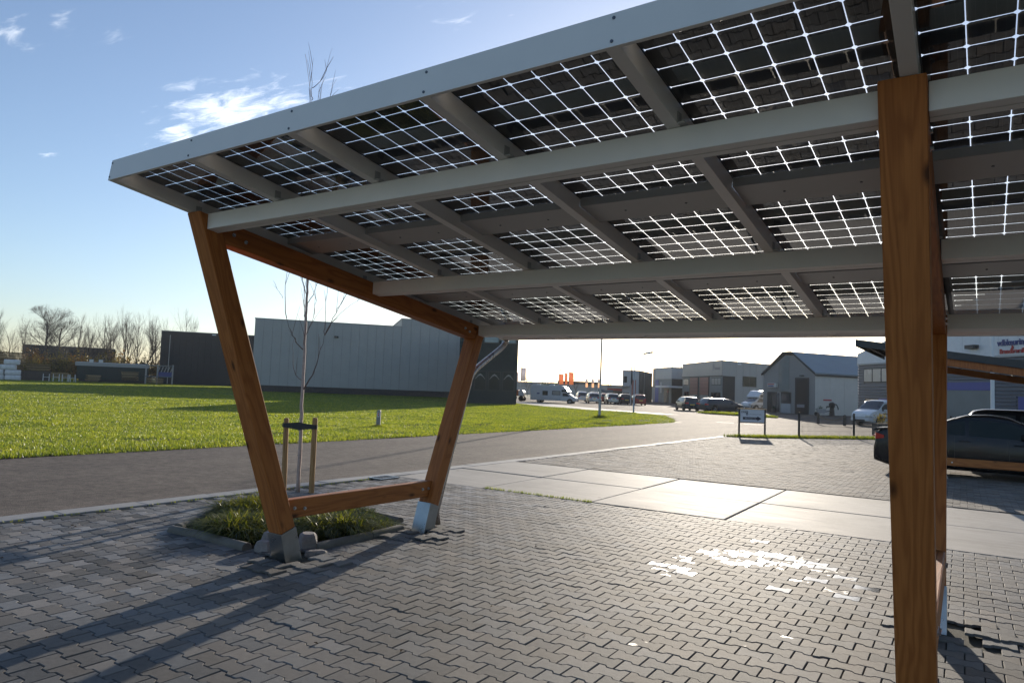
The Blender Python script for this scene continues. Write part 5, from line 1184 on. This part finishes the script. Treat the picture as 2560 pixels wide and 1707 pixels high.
def odds():
    t = thing('picnic_table', 'dark wooden picnic table outside the workshop', 'table', (-23.3, 89.0, 0), R(34))
    MB().box(-.95, .95, -.38, .38, .70, .75).build('top', 'bark', t)
    for s in (-1, 1): MB().box(-.95, .95, s*.72-.13, s*.72+.13, .42, .46).build('bench', 'bark', t)
    for x in (-.65, .65):
        for s in (-1, 1): MB().bar((x, s*.72, 0), (x, s*.2, .70), .06, .09, (1, 0, 0)).build('leg', 'bark', t)
    t = thing('plant_tub', 'round dark tub with a small plant by the workshop window', 'tub', (-20.9, 87.0, 0)); MB().tube([(0, 0, 0), (0, 0, .45)], [.24, .32], 14).build('tub', 'bark', t); MB().tube([(0, 0, .45), (0, 0, .75)], [.28, .05], 8).build('plant', 'leafC', t)
    t = thing('hand_pump', 'dark old hand water pump with curved handle in front of the cream wall', 'pump', (-13.65, 81.9, 0), R(20)); MB().tube([(0, 0, 0), (0, 0, .15), (0, 0, .9), (0, 0, 1.0), (0, 0, 1.35), (0, 0, 1.5)], [.45, .28, .22, .30, .32, .12], 12).build('body', 'black', t)
    MB().tube([(0, 0, 1.3), (.45, 0, 1.25), (.6, 0, .9), (.62, 0, .7)], .06, 6).build('handle', 'black', t); MB().tube([(-.2, 0, 1.0), (-.5, 0, 1.0), (-.55, 0, .85)], .08, 6).build('spout', 'black', t)
    t = thing('flower_barrow', 'pale wheelbarrow planter beside the dark hand pump', 'planter', (-14.6, 81.2, 0), R(20)); MB().prism([(-.6, .75), (.5, .75), (.3, .3), (-.3, .3)], lambda u, v, w: (u, w, v), -.35, .35).build('tray', 'clad', t, fix=True); MB().tube([(-.5, -.06, .2), (-.5, .06, .2)], .2, 14).build('wheel', 'tyre', t)
    for s in (-1, 1): MB().bar((-.4, s*.3, .25), (1.0, s*.3, .6), .05, .05).build('shaft', 'bark', t)
    leaf_cloud([(-.1, 0, .85, .4, .25, .2)], 60, .07, 'plants', 'leafC', t)
    for x, y, lab in ((-9.74, 53.1, 'short brown bollard with rope behind the mesh fence'), (-7.9, 52.2, 'short brown bollard by the nose of the white van')):
        t = thing('bollard', lab, 'bollard', (x, y, 0), 0, 'roped bollards'); MB().tube([(0, 0, 0), (0, 0, .62), (0, 0, .64), (0, 0, .74)], [.10, .10, .12, .06], 10).build('post', 'bark', t)
    pts = [(-9.74+(1.84)*u, 53.1-.9*u, .55-.22*math.sin(math.pi*u)) for u in [i/10 for i in range(11)]]
    tag(MB().tube(pts, .025, 6).build('barrier_rope', 'lumber'), 'sagging rope slung between the two brown bollards', 'rope')
    t = thing('planter_box', 'dark planter box with dry ornamental grass in front of the white van', 'planter', (-4.35, 39.9, 0), R(30)); MB().box(-.32, .32, -.32, .32, 0, .62).build('box', 'bark', t, bevel=.01)
    leaf_cloud([(0, 0, .9, .36, .36, .32)], 260, .045, 'plants', 'leafA', t)
def leaf_cloud(blobs, n, s, name, m, parent=None, stretch=1.0, seed=None):
    g = np.random.default_rng(seed if seed is not None else int(abs(blobs[0][0]*13+blobs[0][1]*7+n) % 9999)); Vs = []
    for (cx, cy, cz, rx, ry, rz) in blobs:
        d = g.normal(size=(n, 3)); d /= np.linalg.norm(d, axis=1)[:, None]; rr = g.random(n)**.45
        p = np.array([cx, cy, cz])+d*rr[:, None]*np.array([rx, ry, rz])*(.8+.35*np.sin(d[:, :1]*5+d[:, 1:2]*7)); 
        a = g.normal(size=(n, 3)); a /= np.linalg.norm(a, axis=1)[:, None]; b = np.cross(a, g.normal(size=(n, 3))); b /= np.linalg.norm(b, axis=1)[:, None]
        sz = s*g.uniform(.5, 1.3, n)[:, None]
        Vs.append(np.stack([p-a*sz*stretch, p-b*sz*.55, p+a*sz*stretch, p+b*sz*.55], 1).reshape(-1, 3))
    V = np.concatenate(Vs); F = np.arange(len(V)).reshape(-1, 4)
    return link(name, np_mesh(name, V, F, [m], {'tone': g.random(len(F))}), parent)
odds()
ORD = ['first', 'second', 'third', 'fourth', 'fifth', 'sixth', 'seventh', 'eighth', 'ninth', 'tenth', 'eleventh', 'twelfth']
# timber yard on the far left
def yard_left():
    for i, (x, z, lab) in enumerate(((0, 3, 'topmost white wrapped bale on the stack in the yard'), (-.5, 2, 'white bale second from the top of the stack'), (-2.9, 2, 'white bale at the left of the second layer'), (.25, 1, 'white bale in the third layer at the open end'), (-2.3, 1, 'white bale in the third layer further left'), (.3, 0, 'white bale on the ground at the open end of the stack'), (-2.25, 0, 'white bale on the ground further left in the stack'), (-4.9, 0, 'white bale at the left picture edge on the ground'))):
        a = R(64); p = Vector((-126.4, 47.3, 0)); q = (p.x+math.cos(a)*x*.85, p.y+math.sin(a)*x*.85, z*.80)
        b = MB().box(-1.02, 1.02, -.6, .6, .01, .79); tag(b.build('wrapped_bale', 'bale', None, q, a+rng.normal(0, .03), bevel=.13, smooth=True), lab, 'bale', 'white wrapped bales in the timber yard')
    def stack(loc, az, n, L, label, m='lumber', cols=4, bw=.22, bh=.12):
        t = thing('lumber_stack', label, 'lumber', loc, az, 'lumber stacks in the timber yard'); rr = random.Random(int(loc[0]*10)); me = None
        for j in range(n):
            for i in range(cols):
                l = L*rr.uniform(.8, 1); o = MB().box(-l/2, l/2, -bw*.46, bw*.46, 0, bh*.9); ob = o.build('plank', m, t, (rr.uniform(-.2, .2), (i-cols/2)*bw, .12+j*(bh+.04)), rr.gauss(0, .01))
        for x in (-L*.3, L*.3): MB().box(x-.06, x+.06, -cols*bw*.55, cols*bw*.45, 0, .11).build('bearer', 'bark', t)
    stack((-133.0, 49.0, 1.5), R(64), 17, 5.0, 'tall stack of long boards behind the white bales', cols=3, bw=.4, bh=.13)
    MB_base = MB().box(-2.6, 2.6, -.8, .8, 0, 1.5).build('stack_base', 'bark', None, (-133.0, 49.0, 0), R(64)); tag(MB_base, 'dark timber crate base under the tall board stack', 'crate')
    stack((-127.8, 51.6, 1.6), R(70), 6, 3.4, 'stack of pale boards high on a dark crate', cols=4)
    tag(MB().box(-1.8, 1.8, -.7, .7, 0, 1.58).build('dark_crate', 'bark', None, (-127.8, 51.6, 0), R(70)), 'dark crate carrying pale boards beside the bales', 'crate')
    stack((-125.5, 53.9, .55), R(66), 5, 2.6, 'low loose stack of boards beside the trestles', cols=4); stack((-121.8, 57.4, .2), R(60), 6, 2.0, 'low stack of offcuts before the green trailer', cols=4); stack((-119.6, 62.2, .5), R(60), 9, 2.4, 'stack of pale blocks before the green trailer end', cols=5); stack((-118.2, 65.8, .1), R(60), 6, 2.6, 'low board stack under the steel rack', cols=5)
    for i, (x, y) in enumerate(((-123.8, 51.2), (-123.2, 52.4), (-122.7, 53.5), (-122.3, 54.4))):
        t = thing('steel_trestle', ORD[i]+' pale steel trestle from the white bales at the yard edge', 'trestle', (x, y, 0), R(64+i*9), 'pale steel trestles')
        for s in (-.4, .4): MB().bar((s, -.3, 0), (s, 0, 1.2), .09, .09, (1, 0, 0)).bar((s, .3, 0), (s, 0, 1.2), .09, .09, (1, 0, 0)).build('leg', 'offw', t)
        MB().box(-.45, .45, -.05, .05, .62, .70).build('crossbar', 'offw', t)
    A, B = (-127.5, 57.3), (-122.6, 66.9); L = math.dist(A, B); t = thing('sheeted_trailer', 'long low dark green sheeted trailer with pale roof in the yard', 'trailer', (*A, 0), dirang(A, B))
    MB().box(0, L, 0, 2.4, .5, 2.75).build('body', 'darkgl', t); MB().prism([(-.15, 2.75), (2.5, 3.3), (2.5, 3.45), (-.15, 3.35)], lambda u, v, w: (w, u, v), -.3, L+.1).build('roof', 'clad', t, fix=True)
    for i in range(6): MB().box(L*i/5-.04, L*i/5+.04, -.06, 0, .3, 2.8).build('post', 'teal', t)
    for x in (2.0, 3.4): MB().box(x-.3, x+.3, .5, 1.1, 3.3, 3.9).build('roof_box', 'offw', t)
    for z in (1.15, 1.9): MB().box(0, L, -.03, 0, z, z+.05).build('rail', 'teal', t)
    MB().box(.4, L-.4, .1, 2.2, .1, .5).build('chassis', 'black', t)
    A = (-120.9, 65.5); t = thing('storage_rack', 'blue beamed steel storage rack beside the dark hall', 'rack', (*A, 0), R(56))
    for x in (0, 1.8, 4.2):
        for y in (0, 1.2): MB().box(x-.07, x+.07, y-.07, y+.07, 0, 3.5).build('upright', 'clad', t)
    for z in (1.3, 3.2): MB().box(0, 4.2, -.09, -.05, z, z+.14).build('beam', 'glass2', t)
    for i in range(5): MB().bar((1.9+i*.5, .1, 2.2), (2.2+i*.5, .1, 3.1), .12, .05, (0, 1, 0)).build('board', 'clad', t)
    MB().box(2.0, 4.1, .1, 1.1, 1.44, 2.2).build('crate', 'inkb', t)
    t = building('low_barn', 'low flat dark building half hidden by autumn bushes', (-192.5, 74, 0), math.atan2(16.7, 7.5), 19.5, 16, 7.75, 'anth')
    nb = [0, 0]
    for i, (x, y, h) in enumerate(sorted(((-156.5, 52.5, 3.6), (-154.3, 57.5, 4.6), (-153.4, 60.9, 4.4), (-151.9, 64.5, 5.6), (-150.3, 68.2, 5.2), (-151.2, 71.5, 5.0), (-150.4, 74.5, 5.8), (-149.6, 76.5, 4.9), (-148.2, 79.4, 5.5), (-147.1, 82.4, 5.3), (-158.4, 63, 6.5), (-157.0, 70, 6.2), (-155, 78, 6.3), (-155.5, 56, 5.5)), key=lambda q: q[0]/q[1])):
        ru = i % 3 == 1; nb[ru] += 1
        t = thing('autumn_bush', (ORD[nb[1]-1]+' rust brown bush counted from the white bales towards the dark hall' if ru else ORD[nb[0]-1]+' olive green bush counted from the white bales towards the dark hall'), 'bush', (x, y, 0), 0, ('rust brown bushes' if i % 3 == 1 else 'olive green bushes')+' along the far edge of the yard')
        leaf_cloud([(0, 0, h*.48, 2.5, 3.0, h*.6), (.5, 1.4, h*.38, 2.0, 2.2, h*.45)], 1300, .19, 'foliage', 'leafB' if i % 3 == 1 else 'leafA', t, seed=i)
        b = MB()
        for k in range(16):
            a = random.uniform(0, 6.28); q = random.uniform(.4, 1.9); b.tube([(0, 0, 0), (math.cos(a)*q*.5, math.sin(a)*q*.5, h*.6), (math.cos(a)*q, math.sin(a)*q, h*random.uniform(.85, 1.15))], [.05, .03, .01], 4)
        b.build('stems', 'bark', t)
yard_left()
# bare trees
def tree_mesh(seed, h, spread, forks=1, round_=False):
    rr = random.Random(seed); T = MB(); C = MB()
    def grow(p, d, L, r, lev):
        n = 4; q = [p]; cur = d
        for i in range(n):
            cur = (cur+Vector((rr.gauss(0, .10), rr.gauss(0, .10), .05 if lev else .0))).normalized(); q.append(q[-1]+cur*L/n)
        rad = [r*(1-.45*i/n) for i in range(n+1)]; (T if lev < 2 else C).tube(q, rad, 6 if lev < 2 else 3, cap=False)
        if lev >= 4: return
        k = {0: 9, 1: 6, 2: 5, 3: 4}[lev]
        for i in range(k):
            u = rr.uniform(.35, 1.0) if lev else .34+.66*(i+.5)/k
            j = min(n-1, int(u*n)); s = q[j].lerp(q[j+1], u*n-j); a = rr.uniform(0, 6.283); tilt = rr.uniform(.35, .95)*(1.15 if round_ and lev == 0 else 1)*spread
            o = cur.orthogonal().normalized(); o2 = cur.cross(o); nd = (cur*math.cos(tilt)+(o*math.cos(a)+o2*math.sin(a))*math.sin(tilt)).normalized()
            grow(s, nd, L*rr.uniform(.38, .62)*(1.15 if lev == 0 and round_ else 1), r*(1-.45*u)*rr.uniform(.38, .55), lev+1)
        grow(q[-1], cur, L*.5, rad[-1]*.9, lev+1)
    for f in range(forks):
        a = f*2.6; grow(Vector((f*.5, 0, -.2)), Vector((math.cos(a)*.12*(forks-1), math.sin(a)*.12*(forks-1)+.14*f, 1)).normalized(), h*.62, h*.0150, 0)
    return T.mesh('trunk', 'bark'), C.mesh('crown', 'bark')
def trees():
    def round_tree(seed):
        rr = random.Random(seed); T = MB(); C = MB(); cen = Vector((.6, 0, 9.2)); rad = Vector((5.6, 5.6, 5.6))
        def lim(p): q = p-cen; return (q.x/rad.x)**2+(q.y/rad.y)**2+(q.z/rad.z)**2
        def limb(p, d, L, r, lev):
            n = 5; q = [p]; cur = d
            for i in range(n):
                out = (q[-1]-cen).normalized()
                cur = (cur+Vector((rr.gauss(0, .10), rr.gauss(0, .10), .10 if lev < 3 else 0))+out*.06).normalized(); nx = q[-1]+cur*L/n
                if lev and lim(nx) > 1: break
                q.append(nx)
            if len(q) < 2: return
            n = len(q)-1; (T if lev < 2 else C).tube(q, [r*(1-.5*i/n) for i in range(n+1)], 6 if lev < 2 else 3, cap=False)
            if lev >= 4: return
            for i in range({0: 12, 1: 8, 2: 8, 3: 6}[lev]):
                u = rr.uniform(.25, 1.0) if lev else .42+.58*(i+.5)/11
                j = min(n-1, int(u*n)); s = q[j].lerp(q[j+1], u*n-j); a = rr.uniform(0, 6.283); tilt = rr.uniform(.45, 1.1)*(1.15 if lev == 0 else .8)
                o = cur.orthogonal().normalized(); o2 = cur.cross(o); nd = (cur*math.cos(tilt)+(o*math.cos(a)+o2*math.sin(a))*math.sin(tilt)).normalized()
                limb(s, nd, {0: 4.6, 1: 2.8, 2: 1.7, 3: 1.0}[lev]*rr.uniform(.7, 1.15), r*(1-.5*u)*{0: .45, 1: .5, 2: .55, 3: .6}[lev], lev+1)
        limb(Vector((0, 0, -.2)), Vector((-.02, 0, 1)), 11.5, .26, 0); limb(Vector((.9, .3, -.2)), Vector((.10, 0, 1)).normalized(), 11, .22, 0)
        return T.mesh('trunk', 'bark'), C.mesh('crown', 'bark')
    kinds = [tree_mesh(s, 10, sp) for s, sp in ((1, .62), (5, .75), (9, .55), (12, .85))]
    big = round_tree(21)
    def put(x, y, h, k, label, group=None):
        t = thing('bare_tree', label, 'tree', (x, y, 0), random.uniform(0, 6.28), group); sc = h/10*random.uniform(.86, .95); t.scale = (sc*.8, sc*.8, sc)
        link('trunk', kinds[k][0], t); link('crown', kinds[k][1], t)
    t = thing('big_bare_tree', 'large round crowned leafless tree with two trunks rising behind the low barn', 'tree', (-157.1, 64.3, 0), R(65)); link('trunk', big[0], t); link('crown', big[1], t); t.scale = (1.05, 1.05, 1.04)
    L = [(-167.6, 59.9, 13.6), (-167, 61.7, 11.8), (-166.2, 63.6, 11.9), (-165.7, 65, 10), (-162.2, 73.3, 14), (-161.8, 74.3, 12.9), (-161.2, 75.4, 13.3), (-160.6, 76.9, 13.6), (-160.0, 77.9, 14), (-159.4, 79.2, 14.6), (-158.7, 80.5, 14.7), (-158.2, 81.6, 15.2), (-157.5, 83.0, 15.1), (-156.8, 84.3, 15), (-156.1, 85.6, 15.3), (-155.4, 86.9, 14.5), (-152.5, 91.9, 15.8), (-163, 71.2, 9.5), (-168.5, 57.5, 12)]
    for i, (x, y, h) in enumerate(L):
        if i < 4 or i > 16: put(x, y, h, i % 4, (ORD[4 if i == 18 else 3-i]+' thin leafless tree leftwards from the big round crowned tree') if i != 17 else 'small leafless tree just right of the big round crowned tree', 'thin leafless trees left of the big tree' if i != 17 else None)
        elif i == 16: put(x, y, h, 3, 'leafless tree whose crown shows over the dark hall roof')
        else: put(x, y, h, i % 4, ORD[15-i]+' leafless tree from the dark hall in the row behind the yard', 'leafless trees in a row behind the yard')
    for x, y, h, lab in ((-91.7, 143.1, 5.5, 'small bare tree near the white flag beyond the office block'), (-88, 161, 6.0, 'bare tree behind the fuel canopy'), (-84.2, 170.3, 5.4, 'bare tree right of the fuel canopy behind the lamp pole')): put(x, y, h, 1, lab)
    for x, y, lab, h in ((-95.5, 158.5, 'round evergreen bush left of the far fuel canopy', 4.4),):
        t = thing('evergreen_bush', lab, 'bush', (x, y, 0)); leaf_cloud([(0, 0, h*.5, 3, 3, h*.5)], 900, .2, 'foliage', 'leafC', t); MB().tube([(0, 0, 0), (0, 0, h*.5)], .15, 6).build('trunk', 'bark', t)
trees()

# ------------------------------------------------------------------ air
def haze():
    m = bpy.data.materials.new('haze'); m.use_nodes = True; n = m.node_tree.nodes; l = m.node_tree.links; n.remove(n['Principled BSDF'])
    v = n.new('ShaderNodeVolumePrincipled'); v.inputs['Color'].default_value = (.92, .94, .97, 1); v.inputs['Density'].default_value = HAZE; v.inputs['Anisotropy'].default_value = .35
    l.new(v.outputs[0], n['Material Output'].inputs['Volume'])
    o = MB().box(-320, 130, -60, 260, -1.2, 26).build('haze', m); o['kind'] = 'stuff'
HAZE = .00018
if HAZE: haze()
